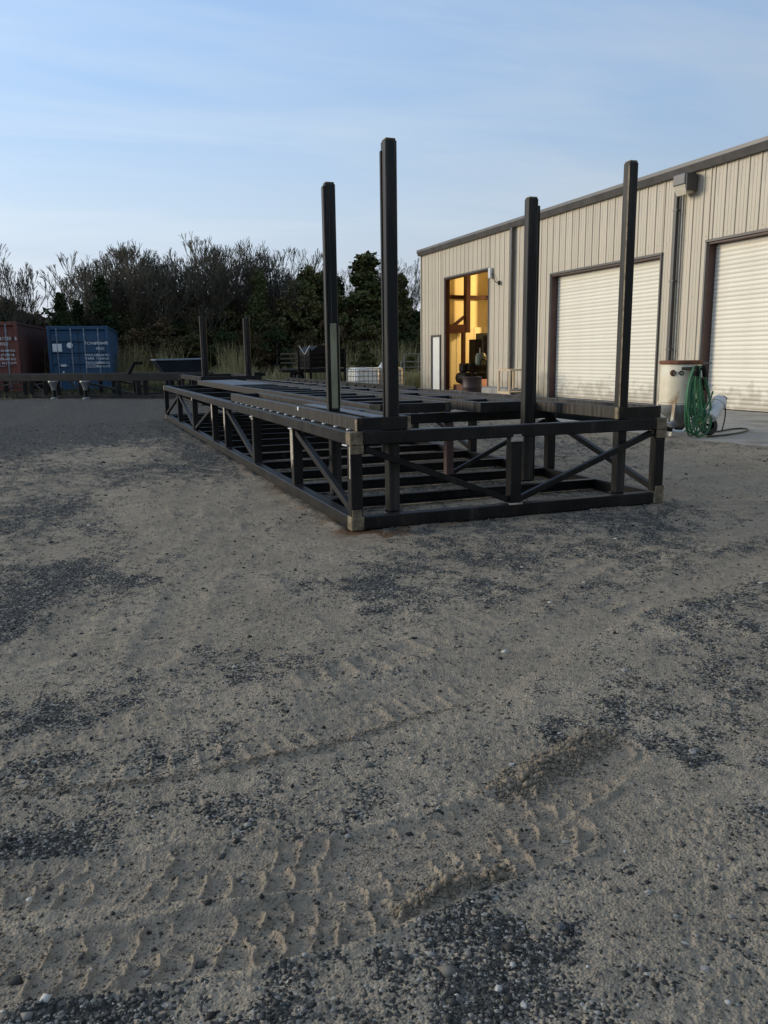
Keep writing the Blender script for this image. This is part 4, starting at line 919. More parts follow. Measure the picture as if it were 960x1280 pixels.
onebox('floor_slab', M['concrete'], bd, (WX+.005, WX+9, BY0+.021, BY1-.021, -.05, .012), 0)
onebox('inner_partition', M['insul'], bd, (WX+.3, WX+8.99, 19.6, 19.65, .013, EH), 0)
for yy, z0 in ((20.68, .02), (13.99, .02), (7.2, .02)):
    onebox('downspout', M['trim'], bd, (WX-.13, WX-.05, yy-.05, yy+.05, z0, EH-.031), .008)
    for z in (1.2, 2.6, 4.0): onebox('downspout_strap', M['gutter'], bd, (WX-.134, WX-.036, yy-.065, yy+.065, z, z+.03), .003)
onebox('conduit', M['greymetal'], bd, (WX-.06, WX-.036, 13.84, 13.865, 1.0, EH-.04), .003)
# interior structure seen through the open door
for x_, z0 in ((13.52, 2.0), (14.75, .013)): onebox('column', M['redoxide'], bd, (x_-.085, x_+.085, 26.75, 26.98, z0, EH), .004)
onebox('column', M['redoxide'], bd, (13.30, 13.42, 26.75, 26.9, .013, 2.0), .004)
onebox('girt', M['redoxide'], bd, (WX+.2, 17.9, 27.0, 27.18, 3.20, 3.33), .004)
onebox('bracket_beam', M['redoxide'], bd, (WX+.2, 13.38, 26.7, 26.97, 1.98, 2.28), .004)
MB().bar((13.0, 26.85, 2.26), (13.40, 26.85, 2.56), .12, .1, .004).build('gusset', M['redoxide'], bd)
for k in range(16):
    x_ = WX+.25+k*.36; onebox('liner_panel', M['insheet'], bd, (x_, x_+.345, 27.12, 27.17, .02, 2.2), .006)
def lampo(x, y, z):
    t = wthing('high_bay_lamp', 'glowing high bay lamp hanging inside the open workshop door', 'lamp', (x, y, z))
    MB().lathe([(.03, .25), (.05, .18), (.20, .06), (.22, 0)], 20, None, (x, y, z)).build('shade', M['greymetal'], t, smooth=True)
    MB().lathe([(0, .10), (.09, .08), (.12, .03), (.09, 0.01), (0, 0)], 16, None, (x, y, z)).build('bulb', M['lampglow'], t, smooth=True)
    MB().tube([(x, y, z+.24), (x, y, EH+.3)], .012, 6).build('cord', M['black'], t)
    L = bpy.data.lights.new('lamp_light', 'POINT'); L.energy = 880; L.color = (1, .68, .30); L.shadow_soft_size = .2
    lo = bpy.data.objects.new('lamp_light', L); COL.objects.link(lo); lo.parent = t; lo.location = (0, 0, -.25)
lampo(16.6, 25.2, 3.9)
# wall pack light, security light and its cable
t = wthing('wall_light', 'boxy grey wall light with a glass lens under the eave by the near downspout', 'wall light', (WX-.14, 13.65, 4.3))
onebox('housing', M['gutter'], t, (WX-.33, WX-.036, 13.50, 13.86, 4.42, 4.64), .02)
onebox('side_cap', M['trim'], t, (WX-.31, WX-.036, 13.465, 13.499, 4.30, 4.62), .01)
MB().add([(WX-.32, 13.505, 4.418), (WX-.32, 13.855, 4.418), (WX-.05, 13.855, 4.418), (WX-.05, 13.505, 4.418), (WX-.24, 13.55, 4.24), (WX-.24, 13.81, 4.24), (WX-.08, 13.81, 4.27), (WX-.08, 13.55, 4.27)],
         [(0, 1, 2, 3), (4, 7, 6, 5), (0, 4, 5, 1), (1, 5, 6, 2), (2, 6, 7, 3), (3, 7, 4, 0)]).build('lens', M['lens'], t)
t = wthing('door_sensor', 'small white box with a dangling cable at the top right of the open doorway', 'sensor box', (WX-.08, 21.98, 3.55))
onebox('box', M['whitemetal'], t, (WX-.12, WX-.036, 21.90, 22.04, 3.42, 3.72), .01)
pts = [(WX-.06, 21.88-.42*q, 3.55-.34*math.sin(q*2.0)+.05*q) for q in np.linspace(0, 1, 10)]
MB().tube(pts, .012, 6).build('cable', M['black'], t); onebox('plug', M['black'], t, (WX-.08, WX-.036, 21.42, 21.50, 3.18, 3.30), .005)

# things in and around the open doorway
t = wthing('drill_press', 'black upright machine tool with a hand wheel inside the open door', 'machine', (12.95, 24.6, .013))
onebox('base', M['black'], t, (12.62, 13.25, 24.3, 24.9, .013, .25), .02); onebox('column', M['black'], t, (12.98, 13.16, 24.5, 24.7, .251, 1.62), .01)
MB().lathe([(0, 0), (.17, 0), (.19, .06), (.19, .3), (.14, .4), (0, .42)], 18, None, (12.86, 24.5, .84)).build('head', M['greenpaint'], t)
onebox('table', M['black'], t, (12.62, 12.97, 24.3, 24.7, .56, .62), .01)
MB().lathe([(.10, -.015), (.13, -.015), (.13, .015), (.10, .015), (.10, -.015)], 18, Matrix.Translation((12.84, 24.28, .92)) @ Matrix.Rotation(PI/2, 4, 'X')).build('hand_wheel', M['black'], t)
MB().tube([(12.83, 24.5, 1.26), (12.83, 24.5, 1.42)], .02, 8).build('spindle', M['greymetal'], t)
t = wthing('electrical_cabinet', 'tall dark stepped cabinet at the right inside the open door', 'cabinet', (13.2, 25.4, .013))
onebox('body', M['greenpaint'], t, (13.28, 13.80, 25.2, 25.7, .013, 1.93), .01); onebox('side_body', M['black'], t, (13.02, 13.278, 25.25, 25.7, .013, 1.72), .01); onebox('door', M['black'], t, (13.32, 13.76, 25.185, 25.199, .1, 1.85), .004)
t = wthing('compressor', 'dark low machine on a skid at the left inside the open door', 'machine', (12.4, 24.7, .013))
MB().lathe([(0, -.35), (.13, -.33), (.2, -.24), (.2, .24), (.13, .33), (0, .35)], 20, Matrix.Translation((12.42, 24.9, .42)) @ Matrix.Rotation(PI/2, 4, 'X')).build('tank', M['black'], t, smooth=True)
onebox('motor', M['black'], t, (12.30, 12.58, 24.72, 25.05, .62, .92), .04); onebox('skid', M['rust'], t, (12.22, 12.6, 24.5, 25.3, .013, .2), .01)
MB().lathe([(0, -.03), (.17, -.03), (.17, .03), (0, .03)], 18, Matrix.Translation((12.62, 24.62, .75)) @ Matrix.Rotation(PI/2, 4, 'X')).build('flywheel', M['black'], t)
t = wthing('orange_box', 'orange box on the floor at the right of the open doorway', 'box', (12.2, 22.9, .013))
onebox('body', M['orange'], t, (12.16, 12.5, 22.72, 23.1, .14, .42), .01); onebox('stool', M['rust'], t, (12.14, 12.52, 22.70, 23.12, .013, .139), .004)
t = wthing('steel_drum', 'rusty dark red drum standing outside the open doorway', 'drum', (8.19, 16, 0))
MB().lathe([(0, -.03), (.205, -.03), (.215, -.01), (.212, .02), (.212, .20), (.22, .215), (.22, .225), (.212, .24), (.212, .44), (.22, .455), (.22, .465), (.212, .48), (.212, .66), (.22, .675), (.21, .69), (.205, .66), (0, .655)], 26, None, (8.19, 16.0, 0)).build('barrel', M['rust_dark'] if 'rust_dark' in M else M['rust'], t, smooth=True)
MB().lathe([(0, .02), (.03, .018), (.032, 0)], 10, None, (8.30, 15.95, .656)).build('bung', M['black'], t)
t = wthing('concrete_block', 'low grey concrete block against the wall between the doorway and the near stand', 'concrete block', (11.3, 20.3, .006))
MB().box(11.05, 11.5, 19.45, 21.4, .006, .24, .02).build('block', M['concrete'], t); onebox('lid', M['greymetal'], t, (11.09, 11.46, 19.6, 21.3, .2405, .262), .005)
t = wthing('timber_stand', 'open pale stand with thin legs in front of the left downspout', 'stand', (11.1, 19.5, .006))
for x_ in (10.82, 11.28):
    for y_ in (18.95, 19.55): onebox('leg', M['timber'], t, (x_-.025, x_+.025, y_-.025, y_+.025, .006, .78), .004)
    onebox('top_rail', M['timber'], t, (x_-.026, x_+.026, 18.976, 19.524, .735, .785), .004); onebox('low_rail', M['timber'], t, (x_-.02, x_+.02, 18.976, 19.524, .13, .17), .004)
for y_ in (18.95, 19.55): onebox('top_rail', M['timber'], t, (10.847, 11.253, y_-.024, y_+.024, .737, .787), .004)
onebox('shelf', M['timber'], t, (10.80, 11.30, 18.93, 19.57, .171, .19), .003)

# ------------------------------------------------------------------ blast pot with hoses
bp = wthing('blast_pot', 'rust stained white sandblast pot on wheels with hung green hoses', 'blast pot', (7.75, 8.95, .006))
cx, cy, r0 = 7.815, 9.0, .265
MB().lathe([(r0, .43), (r0, .97), (r0-.004, .975), (r0-.004, .43)], 36, None, (cx, cy, 0)).build('tank', M['potpaint'], bp, smooth=True)
MB().lathe([(r0+.001, .429), (r0-.01, .33), (r0-.05, .29), (.10, .20), (.06, .12), (0, .12)], 36, None, (cx, cy, 0)).build('cone', M['greymetal'], bp, smooth=True)
MB().lathe([(r0-.01, .976), (r0+.014, .976), (r0+.022, 1.0), (r0+.014, 1.026), (r0-.012, 1.026), (r0-.03, 1.0), (0, .985)], 36, None, (cx, cy, 0)).build('rim', M['rust'], bp, smooth=True)
MB().lathe([(r0+.001, .455), (r0+.008, .462), (r0+.001, .47)], 36, None, (cx, cy, 0)).build('seam', M['potpaint'], bp)
for sx, sy in ((-.20, -.15), (-.18, .19)): MB().bar((cx+sx, cy+sy, .46), (cx+sx*1.25-.02, cy+sy*1.2, .006), .045, .03, .004).build('leg', M['potpaint'], bp)
for s_ in (0, 1):
    MB().lathe([(.018, .02), (.032, .02), (.034, 0), (.045, 0), (.045, -.012), (0, -.012)], 14, Matrix.Translation((cx-.235+s_*.075, cy-.135-s_*.065, .86)) @ Matrix.Rotation(R(-30), 4, 'Z') @ Matrix.Rotation(PI/2, 4, 'X')).build('gauge', M['greenpaint' if s_ else 'rust'], bp)
MB().box(cx+.02, cx+.16, cy-.285, cy-.262, .80, .93, .006).build('data_plate', M['whitemetal'], bp)
MB().box(cx-.22, cx+.02, cy-.45, cy-.262, .90, .94, .01).build('hose_hanger', M['black'], bp)
MB().tube([(cx+.20, cy-.2, .985), (cx+.33, cy-.22, .985)], .010, 6).build('hook', M['greymetal'], bp)
for k in range(2):
    wx, wy = 8.09, 8.72+k*.6
    w_ = MB().lathe([(.075, -.035), (.112, -.042), (.140, -.03), (.150, -.0), (.140, .03), (.112, .042), (.075, .035)], 30, Matrix.Translation((wx, wy, .150)) @ Matrix.Rotation(R(72), 4, 'X')).build('wheel', M['rubber'], bp, smooth=True)
    MB().lathe([(0, .05), (.03, .05), (.035, .022), (.06, .012), (.076, .030), (.08, 0), (.076, -.03), (0, -.02)], 22, Matrix.Translation((wx, wy, .150)) @ Matrix.Rotation(R(72), 4, 'X')).build('rim', M['greymetal'], w_, smooth=True)
MB().tube([(8.09, 8.70, .150), (8.09, 9.35, .150)], .018, 8).build('axle', M['black'], bp)
MB().bar((8.10, 8.9, .18), (cx+.1, cy-.1, .50), .04, .04, .004).build('frame_arm', M['black'], bp)
Ms = Matrix.Translation((7.99, 8.50, .39)) @ Matrix.Rotation(R(46), 4, Vector((-.3, 1, 0)).normalized()) @ Matrix.Scale(1.22, 4)
MB().lathe([(0, -.14), (.07, -.135), (.078, -.11), (.078, .06)], 26, Ms).build('separator_bowl', M['whitemetal'], bp, smooth=True)
MB().lathe([(.078, .061), (.09, .062), (.09, .085), (.08, .087), (.08, .12), (.066, .14), (0, .14)], 26, Ms).build('separator_head', M['whitemetal'], bp, smooth=True)
MB().lathe([(.04, 0), (.04, .05), (0, .05)], 12, Ms @ Matrix.Translation((.03, 0, .135))).build('separator_fitting', M['greymetal'], bp)
MB().tube([(7.96, 8.7, .34), (7.85, 8.72, .42), (7.80, 8.74, .52)], .02, 8).build('pipe', M['black'], bp)
MB().tube([(7.68, 8.62, .72), (7.76, 8.60, .66), (7.84, 8.60, .70), (7.90, 8.62, .64)], .020, 8).build('valve_pipe', M['black'], bp)
MB().tube([(7.70, 8.64, .30), (7.74, 8.63, .45), (7.73, 8.62, .60), (7.76, 8.6, .68)], .016, 8).build('riser_pipe', M['greymetal'], bp)
for (vx, vz, vm) in ((7.80, .62, 'greymetal'), (7.81, .50, 'black'), (7.66, .36, 'black'), (7.72, .22, 'greymetal'), (7.84, .74, 'black')):
    MB().lathe([(0, -.05), (.045, -.035), (.05, .02), (.025, .045), (0, .045)], 14, Matrix.Translation((vx, 8.60, vz)) @ Matrix.Rotation(R(35), 4, 'Y')).build('valve', M[vm], bp, smooth=True)
MB().bar((7.93, 8.58, .63), (8.00, 8.58, .70), .02, .02, .004).build('lever', M['whitemetal'], bp)
MB().lathe([(0, 0), (.05, 0), (.05, .1), (.03, .12), (0, .12)], 14, Matrix.Translation((7.86, 8.66, .16))).build('valve_body', M['brass'], bp)
MB().lathe([(0, 0), (.06, 0), (.05, .09), (0, .09)], 14, Matrix.Translation((7.50, 8.80, .14)) @ Matrix.Rotation(R(60), 4, 'Y')).build('media_valve', M['greymetal'], bp)
MB().tube([(7.38, 8.62, .12), (7.46, 8.60, .095), (7.54, 8.58, .09), (7.60, 8.58, .13), (7.62, 8.60, .19)], .022, 8).build('outlet_pipe', M['whitemetal'], bp, smooth=True)
MB().tube([(7.32, 8.64, .135), (7.39, 8.62, .12)], .03, 8).build('nozzle', M['black'], bp)
# coiled green hoses, hung from the hanger: several loops of different length
def loop_pts(x, y, top, bot, w_, tilt, n=26, skew=0):
    P = []
    for q in range(n):
        a = 2*PI*q/(n-1); zc = (top+bot)/2; hh = (top-bot)/2
        ww = w_*(.42+.58*(1-math.sin(a))/2)
        P.append((x+ww*math.cos(a)+skew*(1-math.sin(a))/2, y+tilt*math.cos(a)+.012*math.sin(3*a), zc+hh*math.sin(a)))
    return P
hc = wthing('green_hose_coil', 'coil of green hose hung on the side of the white blast pot', 'hose', (7.66, 8.5, .02))
specs = [(7.62, 8.52, .95, .03, .17, .02, .02), (7.63, 8.51, .93, .055, .19, -.02, .04), (7.64, 8.50, .94, .12, .15, .02, -.02), (7.62, 8.49, .96, .16, .20, 0, .03), (7.64, 8.48, .92, .22, .13, .02, .05), (7.65, 8.47, .95, .02, .21, -.03, .08), (7.62, 8.53, .94, .34, .15, .02, .0), (7.66, 8.46, .93, .028, .22, .0, .10), (7.60, 8.51, .95, .08, .16, .02, .0), (7.68, 8.5, .9, .26, .09, .03, .10), (7.61, 8.48, .93, .045, .20, .03, .06), (7.60, 8.45, .91, .025, .13, .04, .12), (7.66, 8.44, .94, .18, .17, -.04, .02), (7.63, 8.43, .90, .10, .10, .05, .14), (7.59, 8.44, .95, .26, .12, -.03, -.03)]
for (x, y, tp, bt, ww, tl, sk) in specs: MB().tube(loop_pts(x, y, tp, bt, ww, tl, 30, sk), .0095, 7, cap=False).build('hose_loop', M['hose'], hc, smooth=True)
MB().tube([(7.90, 8.46, .62), (7.84, 8.44, .5), (7.72, 8.44, .36), (7.6, 8.44, .24), (7.58, 8.44, .12)], .011, 7).build('hose_loop', M['hose'], hc, smooth=True)
MB().tube([(7.58, 8.43, .95), (7.57, 8.42, .89), (7.58, 8.43, .83)], .03, 8).build('hose_tie', M['black'], hc); MB().tube([(7.68, 8.43, .96), (7.70, 8.42, .88), (7.72, 8.43, .82)], .03, 8).build('hose_tie', M['black'], hc)
pts = [Vector((8.12, 8.60, .47)), Vector((8.22, 8.62, .50)), Vector((8.32, 8.66, .38)), Vector((8.36, 8.7, .22)), Vector((8.34, 8.72, .05))]
def spline(P, n=6):
    P = [Vector(p) for p in P]; Q = [P[0]*2-P[1]]+P+[P[-1]*2-P[-2]]; o_ = []
    for q in range(1, len(Q)-2):
        for k in range(n):
            t_ = k/n; a, b, c, d = Q[q-1:q+3]
            o_.append(.5*((2*b)+(-a+c)*t_+(2*a-5*b+4*c-d)*t_*t_+(-a+3*b-3*c+d)*t_**3))
    return o_+[P[-1]]
tag(MB().tube(spline(pts), .009, 6).build('air_line', M['hose_dark'], None, smooth=True), 'thin dark air line arching from the tilted white separator to the ground', 'hose')
pts = [(7.85, 8.47, .02), (8.2, 8.52, .022), (8.7, 8.72, .022), (9.1, 9.0, .022), (9.15, 9.18, .022), (8.9, 9.15, .022), (8.45, 8.95, .022)]
tag(MB().tube(spline(pts), .013, 7).build('ground_hose', M['hose_dark'], None, smooth=True), 'dark hose loop lying on the concrete right of the blast pot', 'hose')

# ------------------------------------------------------------------ trees
def bare_tree(seed, h, spread, levels=6, thin=.012, crown0=.10):
    rs = random.Random(seed); mb_t = []; mb_c = []; tips = []
    stack = []
    base = Vector((0, 0, -.1)); tr_top = Vector((rs.uniform(-.1, .1), rs.uniform(-.1, .1), h*crown0))
    mb_t.append((base, tr_top, h*.022, h*.017))
    nl = rs.choice((5, 6, 6))
    for k in range(nl):
        a = 2*PI*k/nl+rs.uniform(-.5, .5); e = rs.uniform(.10, .72)
        d = Vector((math.cos(a)*e*spread, math.sin(a)*e*spread, 1)).normalized(); stack.append((tr_top, d, h*.30*rs.uniform(.75, 1.1), h*.010, 1))
    while stack:
        p, d, L, r, lv = stack.pop()
        q = p; cur = d; seg = 4 if lv < 3 else 2 if lv < 5 else 1
        for s in range(seg):
            cur = (cur+Vector((rs.gauss(0, .10), rs.gauss(0, .10), rs.gauss(.05, .06)))).normalized()
            n_ = q+cur*L/seg; r2 = max(r*.86, thin); (mb_t if lv <= 2 else mb_c).append((q, n_, r, r2)); q = n_; r = r2
            if lv < levels-1 and s < seg-1 and rs.random() < .8:       # side shoot
                ax = Vector((rs.gauss(0, 1), rs.gauss(0, 1), .1)).normalized()
                stack.append((q, (cur*.7+ax*rs.uniform(.4, .9)+Vector((0, 0, .25))).normalized(), L*rs.uniform(.38, .6), max(r*.5, thin), min(lv+2, levels)))
        if lv >= levels: tips.append(q); continue
        for c in range(3 if rs.random() < .35 else 2):
            ax = Vector((rs.gauss(0, 1), rs.gauss(0, 1), rs.gauss(0, .4))).normalized()
            nd = (cur+ax*rs.uniform(.25, .62)+Vector((0, 0, .22))).normalized()
            stack.append((q, nd, L*rs.uniform(.60, .80), max(r*.70, thin), lv+1))
    def tomesh(segs, n, name, m):
        V, F = [], []
        for a, b, ra, rb in segs:
            d = (b-a).normalized(); u = d.orthogonal().normalized(); w2 = d.cross(u); b0 = len(V)
            for pt, rr2 in ((a, ra), (b, rb)):
                for k in range(n): t_ = 2*PI*k/n; V.append(tuple(pt+(u*math.cos(t_)+w2*math.sin(t_))*rr2))
            for k in range(n): F.append((b0+k, b0+(k+1) % n, b0+(k+1) % n+n, b0+k+n))
        return np_mesh(name, V, F, m)
    return tomesh(mb_t, 7, 'trunk', M['bark']), tomesh(mb_c, 3, 'crown', M['twig']), tips
def leaf_cloud(name, C_, Rr, n, size, m, rg, fl=.5):
    """small leaf quads gathered in clumps: C_ centres, Rr radii"""
    C_ = np.array(C_); Rr = np.array(Rr); k = rg.integers(0, len(C_), n)
    d = rg.normal(size=(n, 3)); d /= np.linalg.norm(d, axis=1)[:, None]; rad = rg.random(n)**.5
    P = C_[k]+rg.normal(size=(n, 3))*(Rr[k]*.62)[:, None]*np.array([1, 1, fl+.3])
    a = rg.normal(size=(n, 3)); a /= np.linalg.norm(a, axis=1)[:, None]; b = np.cross(a, rg.normal(size=(n, 3))); b /= np.linalg.norm(b, axis=1)[:, None]
    s = size*(.5+rg.random(n))[:, None]
    V = np.stack([P-a*s, P+b*s*.6, P+a*s, P-b*s*.6], 1).reshape(-1, 3); F = np.arange(4*n).reshape(-1, 4)
    return np_mesh(name, V, F, m)
def limb_mesh(segs, name, m):
    mb = MB()
    for a, b, ra, rb in segs: mb.tube([a, b], [ra, rb], 6, cap=False)
    return mb.mesh(name, m)
def evergreen(seed, h, w_, conical, m, n=11000, size=.072):
    rg = np.random.default_rng(seed); C_, Rr, segs = [], [], [(Vector((0, 0, -.1)), Vector((0, 0, h*.9)), .09, .02)]
    for q in range(70):
        f = rg.random()**.8; z = h*(.06+.92*f); rmax = w_*(1-f*.93) if conical else w_*(1-((f-.35)/.72)**2*(1 if f > .35 else .5))
        a = rg.random()*6.28; rr2 = rmax*(.35+.65*rg.random()**.5)*(.75+.25*math.sin(3*a+seed))
        c = (rr2*math.cos(a), rr2*math.sin(a), z); C_.append(c); Rr.append(.16*h**.5*(.6+.6*rg.random())*(1-.5*f))
        if q % 2 == 0: segs.append((Vector((0, 0, z*.75)), Vector(c), .03, .008))
    for q in range(5): C_.append((rg.normal()*.06, rg.normal()*.06, h*(.9+.03*q))); Rr.append(.14)
    return limb_mesh(segs, 'trunk', M['bark']), leaf_cloud('crown', C_, Rr, n, size, m, rg)
def put(name, meshes, lbl, cat, x, y, s=1, sz=1, rz=0, grp=None, extra=None):
    t = thing(name, lbl, cat, (x, y, 0), rz, grp); t.scale = (s, s, s*sz)
    for nm, me in meshes: link(nm, me, t)
    return t
BT = []
for k, (h, sp, lv, c0) in enumerate(((7.2, .9, 7, .10), (7.4, 1.2, 7, .08), (7.0, .7, 7, .12), (6.6, 1.1, 7, .08))):
    tr_, cr_, tips = bare_tree(100+k, h, sp, lv, .011, c0); 
    rg = np.random.default_rng(k); tt = np.array([tuple(p) for p in tips]); sel = tt[rg.random(len(tt)) < .3]; sel = sel[sel[:, 2] < h*.66]
    lf = leaf_cloud('foliage', sel, np.full(len(sel), .25), 2200, .05, M['autumn'], rg)
    mx_ = max(p.z for p in tips); BT.append((tr_, cr_, lf, mx_))
bare_at = [(2.0, 47.2, 7.3, 1, 'bare crown with fan of fine twigs set back right of the cedar gap', 1.0, 1), (5.0, 48.6, 7.6, 1, 'bare crown set farthest back in the middle of the tall treeline', 1.05, 1), (9.2, 48.8, 7.7, 2, 'bare narrow crown set farthest back between the far posts', 1.0, 1),
           (3.3, 47.4, 7.2, 3, 'bare crown filling in behind the two tallest crowns at the left', 1.0, 1), (7.8, 47.6, 7.5, 3, 'bare crown filling in between the two far posts', 1.05, 1), (6.0, 48.0, 7.2, 0, 'bare crown set back left of the left far post', 1.0, 1),
           (10.6, 47.8, 7.3, 0, 'bare crown set back right of the right far post', 1.0, 1), (17.4, 48.0, 6.8, 1, 'bare crown set back between the tallest post and the workshop', 1.0, 1),
           (-2.6, 44.5, 6.9, 2, 'thin bare tree at the far left edge, above the red brown container', .75, 0), (-4.3, 45.5, 6.5, 0, 'bare tree just outside the left edge of the photo', .9, 0),
           (1.5, 45.0, 6.1, 3, 'bare tree with drooping outer twigs at the left end of the tall treeline', .8, 0), (2.5, 46.2, 7.35, 0, 'tallest bare crown above the right edge of the blue container', .95, 1),
           (4.1, 45.2, 7.1, 1, 'bare spreading tree second in from the blue container', .9, 1), (5.2, 46.5, 7.1, 2, 'narrow bare crown in the dip left of the round crown', .85, 1),
           (6.9, 45.0, 7.55, 1, 'round bare crown rising behind the left far post', .95, 1), (8.7, 46.4, 7.55, 0, 'bare crown rising just left of the right far post', .9, 1),
           (9.9, 45.2, 7.65, 3, 'dense bare crown rising behind the right far post', .95, 1), (11.1, 46.0, 7.0, 1, 'bare tree sloping down at the right end of the tall treeline', .85, 1),
           (13.0, 47.0, 5.9, 2, 'low bare tree hidden behind the post with bare greenish metal', .8, 1), (18.2, 46.5, 7.0, 2, 'greyish bare crown left of the workshop corner', .85, 0), (19.6, 47.0, 7.1, 0, 'pale twiggy bare crown touching the workshop corner', .8, 0),
           (16.9, 46.0, 6.6, 3, 'bare crown peeping out behind the leafy green tree', .8, 1)]
for (x, y, h, k, lbl, ws, lf) in bare_at:
    tr_, cr_, fol, mx_ = BT[k]; s = h/mx_
    t = put('bare_tree', [('trunk', tr_), ('crown', cr_)]+([('foliage', fol)] if lf else []), lbl, 'tree', x, y, s, 1, random.uniform(0, 6.28), 'bare winter trees of the treeline'); t.scale = (s*ws*1.1, s*ws*1.1, s)
EV = [evergreen(11, 4.4, 1.1, True, M['cedar']), evergreen(12, 4.2, 1.7, False, M['cedar']), evergreen(13, 4.2, 1.8, False, M['olive']), evergreen(14, 3.2, 1.7, False, M['autumn']), evergreen(15, 5.0, 1.3, True, M['olive'])]
def evs(k, x, y, h, lbl, grp=None, ws=1):
    tr_, cr_ = EV[k]; s = h/(4.4, 4.2, 4.2, 3.2, 5.0)[k]
    t = put('cedar_tree' if k in (0, 1) else 'leafy_tree', [('trunk', tr_), ('crown', cr_)], lbl, 'tree', x, y, s, 1, random.uniform(0, 6.28), grp); t.scale = (s*ws, s*ws, s)
for a in ((0, -.35, 44.0, 4.3, 'small dark cedar standing in the gap above the blue container'), (0, .45, 44.8, 4.0, 'lower dark cedar beside the one in the gap above the blue container'), (0, 1.6, 44.2, 5.1, 'dark cedar under the drooping bare tree right of the gap'),
          (4, 9.6, 43.8, 5.5, 'greenish cedar between the two far posts and the greenish post'), (2, 12.6, 44.6, 5.9, 'olive rounded tree just left of the post with bare greenish metal'), (1, 13.9, 45.5, 5.8, 'dark rounded tree right of the post with bare greenish metal'),
          (4, 16.0, 44.6, 6.7, 'tall leafy green tree just left of the tallest post', None, 1.7), (0, 14.9, 46.5, 5.6, 'dark pointed cedar left of the tall leafy green tree'), (4, 18.6, 45.6, 5.8, 'olive tree filling the space by the workshop corner')): evs(*a)
rs = random.Random(5); 
for row, (y_, hh, step) in enumerate(((42.6, 2.9, 1.5), (45.0, 3.8, 1.35), (48.5, 4.0, 1.4))):
    x = -14
    while x < 27:
        h = hh*rs.uniform(.82, 1.1)
        if -3.0 < x < -.2: h *= .62
        elif -.2 <= x < 1.6: h *= .84
        k = rs.choice((1, 1, 2, 3, 0) if row else (3, 3, 2, 1))
        lbl = ('dark cedar in the dense undergrowth of the treeline', 'olive bush in the dense undergrowth of the treeline', 'brownish bush in the dense undergrowth of the treeline')[0 if k in (0, 1) else k-1]
        evs(k, x, y_+rs.uniform(-.8, .8), h, lbl, ('cedars in the undergrowth', 'olive bushes in the undergrowth', 'brownish bushes in the undergrowth')[0 if k in (0, 1) else k-1], 1.15 if row else 1.2); x += step*rs.uniform(.8, 1.2)
# wood that closes the treeline behind, one far mass
rg = np.random.default_rng(3); C_ = np.stack([rg.uniform(-45, 60, 900), rg.uniform(52, 60, 900), rg.uniform(.3, 3.4, 900)], 1)
o = link('far_wood', leaf_cloud('far_wood', C_, rg.uniform(.8, 1.5, 900), 60000, .22, M['cedar'], rg)); tag(o, 'dark mass of woodland behind the treeline', 'woodland', kind='stuff')

# ------------------------------------------------------------------ grasses
def blades(n, fx, h0, h1, wd, m, name, lbl, cat, rg, clump=0):
    x, y = fx(n); n = len(x)
    h = rg.uniform(h0, h1, n); a = rg.random(n)*6.28; ln = rg.normal(0, .18, (n, 2))*h[:, None]
    b0 = np.stack([x-np.cos(a)*wd, y-np.sin(a)*wd, np.full(n, -.02)], 1); b1 = np.stack([x+np.cos(a)*wd, y+np.sin(a)*wd, np.full(n, -.02)], 1)
    m0 = np.stack([x+ln[:, 0]*.4-np.cos(a)*wd*.6, y+ln[:, 1]*.4-np.sin(a)*wd*.6, h*.6], 1); m1 = m0+np.stack([np.cos(a)*wd*1.2, np.sin(a)*wd*1.2, h*0], 1)
    tp = np.stack([x+ln[:, 0], y+ln[:, 1], h], 1)
    V = np.stack([b0, b1, m1, m0, tp], 1).reshape(-1, 3); k = np.arange(n)[:, None]*5
    F = np.concatenate([k+np.array([0, 1, 2]), k+np.array([0, 2, 3]), k+np.array([3, 2, 4])])
    o = link(name, np_mesh(name, V, F, m)); tag(o, lbl, cat, kind='stuff'); return o
rg = np.random.default_rng(8)
def f_tall(n):
    x = rg.uniform(-12, 26, n); y = rg.uniform(36.5, 41.5, n); k = vnoise(x*.9, y*.5, 5) > .38*rg.random(n)+.22; return x[k], y[k]
blades(22000, f_tall, .35, .95, .018, M['grassy'], 'tall_grass', 'tall dry grass in front of the treeline', 'grass', rg)
def f_seed(n):
    c = rg.uniform(-10, 24, 60); i_ = rg.integers(0, 60, n); x = c[i_]+rg.normal(0, .25, n); y = 38+rg.normal(0, .6, n); return x, y
blades(3500, f_seed, 1.2, 2.2, .014, M['grassy'], 'weed_stalks', 'clumps of taller dry weed stalks in the grass', 'weeds', rg)
def f_short(n):
    x = rg.uniform(-14, 15, n); y = rg.uniform(27.5, 37.5, n); k = y > np.where(x > 5, 33.5, np.where(x > 2.5, 30, 28.2))+rg.normal(0, .7, n); return x[k], y[k]
blades(42000, f_short, .04, .20, .014, M['olivegrass'] if 'olivegrass' in M else M['grassy'], 'short_grass', 'short rough grass under and beyond the black rack', 'grass', rg)
def f_corner(n):
    x = rg.uniform(11.2, 15.5, n); y = rg.uniform(28.2, 33.5, n); return x, y
blades(9000, f_corner, .15, .7, .014, M['grassy'], 'corner_weeds', 'dry grass and weeds beside the far workshop corner', 'weeds', rg)
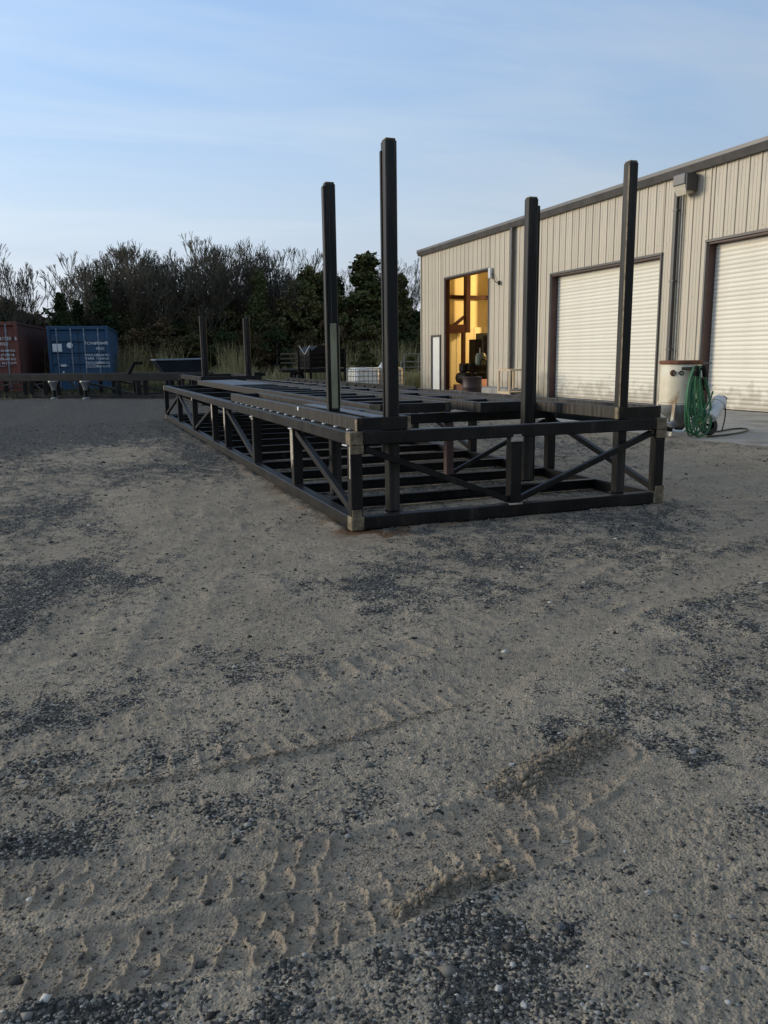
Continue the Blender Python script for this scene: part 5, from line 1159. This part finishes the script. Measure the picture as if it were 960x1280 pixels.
for k, (x, y_) in enumerate(((12.6, 31.8), (13.5, 32.2), (14.4, 31.9), (11.9, 33.5))):
    tr_, cr_ = EV[2 if k % 2 else 3]; s = .30+.05*k
    put('weed_bush', [('stem', tr_), ('leaves', cr_)], ('leafy weed bush behind the tote tanks and gate, nearest the tanks', 'leafy weed bush behind the middle of the tubular gate', 'leafy weed bush at the right end of the tubular gate', 'leafy weed bush farthest back behind the totes')[k], 'bush', x, y_, s, .8, k, 'weed bushes behind the gate')

# ------------------------------------------------------------------ single pebbles that stand out
def pebble(px, py, r, mcol, lbl, flat=.6, rz=0, el=1.0):
    r = r*.72
    rg2 = np.random.default_rng(int(px*1000) % 9973)
    me = bpy.data.meshes.new('pebble'); import bmesh
    bm = bmesh.new(); bmesh.ops.create_icosphere(bm, subdivisions=2, radius=1)
    for v in bm.verts:
        n_ = 1+.22*(vnoise(np.array([v.co.x*1.7+px*9]), np.array([v.co.y*1.7+v.co.z*2]), 3)[0]-.5)*2; v.co = Vector((v.co.x*r*el, v.co.y*r, v.co.z*r*flat))*n_
    bm.to_mesh(me); bm.free(); me.materials.append(M[mcol]); me.polygons.foreach_set('use_smooth', [False]*len(me.polygons))
    o = link('pebble', me, None, (px, py, gz(px, py)+r*flat*.12)); o.rotation_euler = (0, 0, rz); tag(o, lbl, 'pebble')
M['pebble'] = mat('pale_pebble', (.30, .28, .245), .85, var=(.22, .205, .18), scale=90); M['pebbled'] = mat('dark_pebble', (.06, .06, .06), .8, var=(.1, .1, .1), scale=60)
for a_ in ((1.748, 2.212, .017, 'pebble', 'rounded pale pebble alone on the dirt, right of centre', .65, .3, 1.1),
           (1.002, 1.058, .006, 'chip', 'slender white chip near the bottom right corner', .4, -.9, 2.3), (.991, .989, .011, 'pebble', 'flat triangular pale chip lowest at the bottom right', .3, .4, 1.2),
           (1.039, 1.122, .009, 'pebble', 'small buff pebble up and left of the slender white chip', .6, .1, 1.2), (1.552, 1.652, .016, 'pebble', 'flat grey slab stone at the edge of the dark gravel streak on the right', .3, .9, 1.5),
           (1.037, 1.202, .011, 'pebble', 'oval pale stone on bare dirt below the tyre tracks', .55, .2, 1.3), (.665, 1.12, .009, 'chip', 'bright white stone highest in the bottom dark gravel', .7, .5, 1.0),
           (.635, 1.029, .008, 'chip', 'bright white stone lowest in the bottom dark gravel', .6, 1.2, 1.4), (.611, 1.075, .010, 'chip', 'rounded white stone at the left among the bright ones', .7, .2, 1.0),
           (.984, 1.426, .010, 'pebble', 'flat pale chip lying beside the end of the lug marks', .3, -.4, 1.5), (1.042, 1.778, .009, 'chip', 'thin white chip left of the clodded ridge', .3, .2, 1.8),
           (.804, 1.177, .014, 'pebbled', 'dark rounded stone at the upper rim of the bottom gravel', .6, .4, 1.1), (.634, 1.78, .012, 'pebbled', 'dark stone by itself near the left end of the ridge', .6, .7, 1.1)): pebble(*a_)
